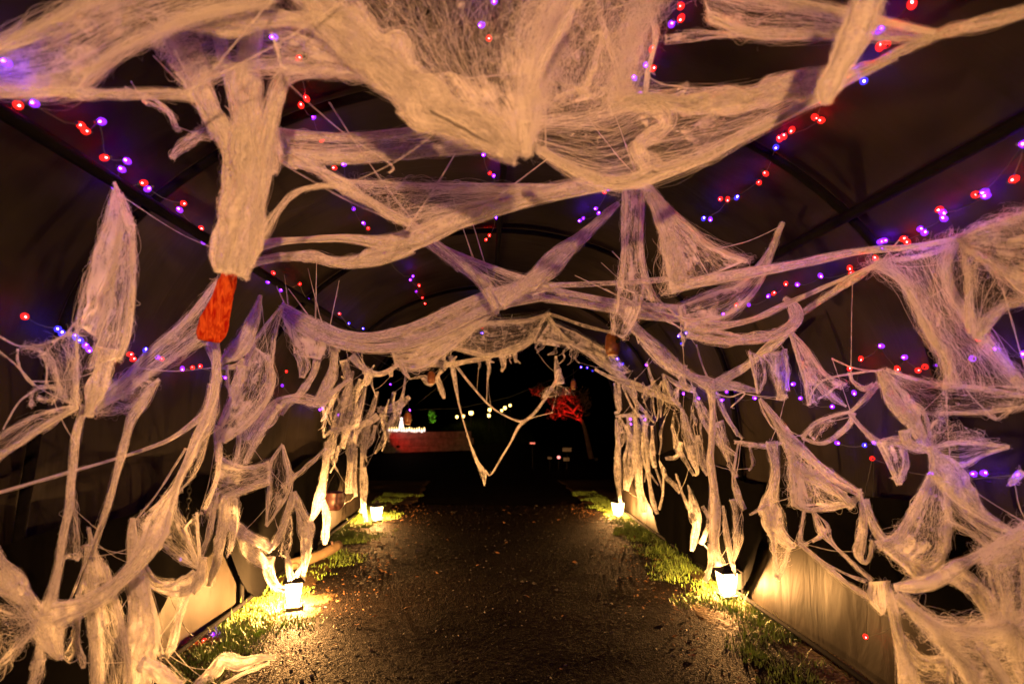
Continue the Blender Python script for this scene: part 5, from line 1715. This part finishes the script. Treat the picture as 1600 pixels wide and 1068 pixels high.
# tan log on the left verge
g = ground(497, 884)
lg = empty('log', g, 'short pale split log lying on the grass behind the left front lantern', 'log')
MB().tube(catmull([(-0.22, -0.25, 0.07), (0, 0, 0.10), (0.14, 0.25, 0.15)], 10), np.array([.05, .055, .05, .052, .05, .048, .05, .052, .05, .045]), 9).build('bark', plain('pale_wood', (0.10, 0.07, 0.035), 0.8, noise=0.3, nscale=12, bump=0.5), lg, True)
MB().tube([(0.10, 0.16, 0.15), (0.09, 0.13, 0.21)], [0.018, 0.011], 7).build('stub', M_BARK, lg, True)


# ================================================================== GROUND COVER
def blades(name, n, xy, hmin, hmax, mat, width=0.004):
    h = rng.uniform(hmin, hmax, n) * (0.6 + 0.4 * rng.random(n))
    th = rng.uniform(0, 2 * math.pi, n)
    lean = rng.uniform(0.1, 0.75, n) * h
    dx, dy = np.cos(th), np.sin(th)
    ax, ay = -dy, dx
    w = width * rng.uniform(0.6, 1.3, n)
    z0 = 0.0
    x, y = xy[:, 0], xy[:, 1]
    def P(f, l, ws):
        c = np.stack([x + dx * lean * l, y + dy * lean * l, z0 + h * f], -1)
        s = np.stack([ax * w * ws, ay * w * ws, np.zeros(n)], -1)
        return c - s, c + s
    a0, a1 = P(0, 0, 1.0); b0, b1 = P(0.55, 0.35, 0.8); c0, _ = P(0.95, 1.0, 0.0)
    V = np.stack([a0, a1, b1, b0, c0], 1).reshape(-1, 3)
    i = np.arange(n)[:, None] * 5
    quads = i + np.array([[0, 1, 2, 3]])
    tris = i + np.array([[3, 2, 4]])
    loops = np.concatenate([quads, tris], 1).reshape(-1)
    starts = (np.arange(n)[:, None] * 7 + np.array([[0, 4]])).reshape(-1)
    me = bpy.data.meshes.new(name)
    me.vertices.add(len(V)); me.vertices.foreach_set('co', V.ravel())
    me.loops.add(len(loops)); me.loops.foreach_set('vertex_index', loops)
    me.polygons.add(len(starts)); me.polygons.foreach_set('loop_start', starts)
    me.update(calc_edges=True)
    me.materials.append(mat)
    o = bpy.data.objects.new(name, me)
    COL.objects.link(o)
    return tag(o, kind='stuff')


def strip_points(n, side, y0, y1, spill):
    y = rng.uniform(y0, y1, n * 3)
    edge = path_edge(y, side)
    wall = np.where(side < 0, CX - 1.99, CX + 1.99)
    t = rng.random(n * 3)
    x = wall + (edge - wall) * t * spill
    patch = fbm(np.stack([x * 3.0, y * 3.0, np.zeros_like(x)], -1), 91, 3)
    keep = (patch + 0.42 - 0.75 * np.clip((t * spill - 0.55) / 0.6, 0, 1)) > rng.random(n * 3) * 0.7
    p = np.stack([x, y], -1)[keep]
    return p[:n]


gp = np.vstack([strip_points(21000, -1, 2.4, 11.0, 1.12), strip_points(21000, 1, 2.2, 11.0, 1.12)])
blades('grass', len(gp), gp, 0.018, 0.055, M_GRASS, 0.0035)
tall = np.vstack([strip_points(500, -1, 2.4, 10.0, 0.8), strip_points(700, 1, 2.2, 10.0, 0.9)])
blades('tall_grass', len(tall), tall, 0.06, 0.13, M_GRASS, 0.0035)


def flat_bits(name, n, xy, smin, smax, mat, lift, tilt):
    a = rng.uniform(0, 6.28, n); s = rng.uniform(smin, smax, n)
    d = np.stack([np.cos(a), np.sin(a), rng.normal(0, tilt, n)], -1) * s[:, None]
    e = np.stack([-np.sin(a), np.cos(a), rng.normal(0, tilt, n)], -1) * (s * 0.5)[:, None]
    c = np.stack([xy[:, 0], xy[:, 1], np.full(n, lift) + np.abs(rng.normal(0, 0.006, n))], -1)
    up = np.array([0, 0, 1.0]) * (s * 0.3)[:, None]
    V = np.stack([c - d, c - d * .2 + e, c + d, c - d * .2 - e, c + up], 1).reshape(-1, 3)
    i = np.arange(n)[:, None] * 5
    F = np.concatenate([i + np.array([[0, 3, 4]]), i + np.array([[3, 2, 4]]), i + np.array([[2, 1, 4]]), i + np.array([[1, 0, 4]])], 0)
    o = mesh_obj(name, V, F, mat)
    return tag(o, kind='stuff')


ye = rng.uniform(2.4, 9.6, 1000)
sd = np.where(rng.random(1000) < 0.5, -1, 1)
xe = np.where(sd < 0, path_edge(ye, -1) + rng.normal(0.06, 0.22, 1000), path_edge(ye, 1) + rng.normal(-0.06, 0.2, 1000))
xe = np.clip(xe, -1.85, 2.04)
flat_bits('leaf_litter', 1000, np.stack([xe, ye], -1), 0.006, 0.022, M_LEAF, 0.022, 0.25)
few = np.stack([rng.uniform(-1.2, 1.6, 40), rng.uniform(2.6, 9.4, 40)], -1)
flat_bits('fallen_leaves', 40, few, 0.015, 0.04, M_LEAF, 0.022, 0.3)

# pebbles
n = 7000
yy = 2.3 + 7.2 * rng.random(n) ** 1.6
xx = rng.uniform(-1.4, 1.8, n)
s = rng.exponential(0.0026, n) + 0.0018
s = np.minimum(s, 0.022)
zz = zpath(xx, yy)
base = np.array([[1, 0, 0], [0, 1, 0], [-1, 0, 0], [0, -1, 0], [0, 0, .75], [0.6, 0.6, 0.45], [-.6, -.55, .5]])
rot = rng.uniform(0, 6.28, n)
sc = s[:, None] * rng.uniform(0.6, 1.3, (n, 3))
lb = base[None] * sc[:, None, :]
cx_, sx_ = np.cos(rot)[:, None], np.sin(rot)[:, None]
V = np.stack([lb[..., 0] * cx_ - lb[..., 1] * sx_ + xx[:, None], lb[..., 0] * sx_ + lb[..., 1] * cx_ + yy[:, None], lb[..., 2] + zz[:, None] - 0.0006], -1).reshape(-1, 3)
bf = np.array([[0, 5, 4], [0, 1, 5], [1, 4, 5], [1, 2, 4], [2, 6, 4], [2, 3, 6], [3, 4, 6], [3, 0, 4]])
F = (np.arange(n)[:, None, None] * 7 + bf[None]).reshape(-1, 3)
tag(mesh_obj('gravel', V, F, M_PEBBLE), kind='stuff')
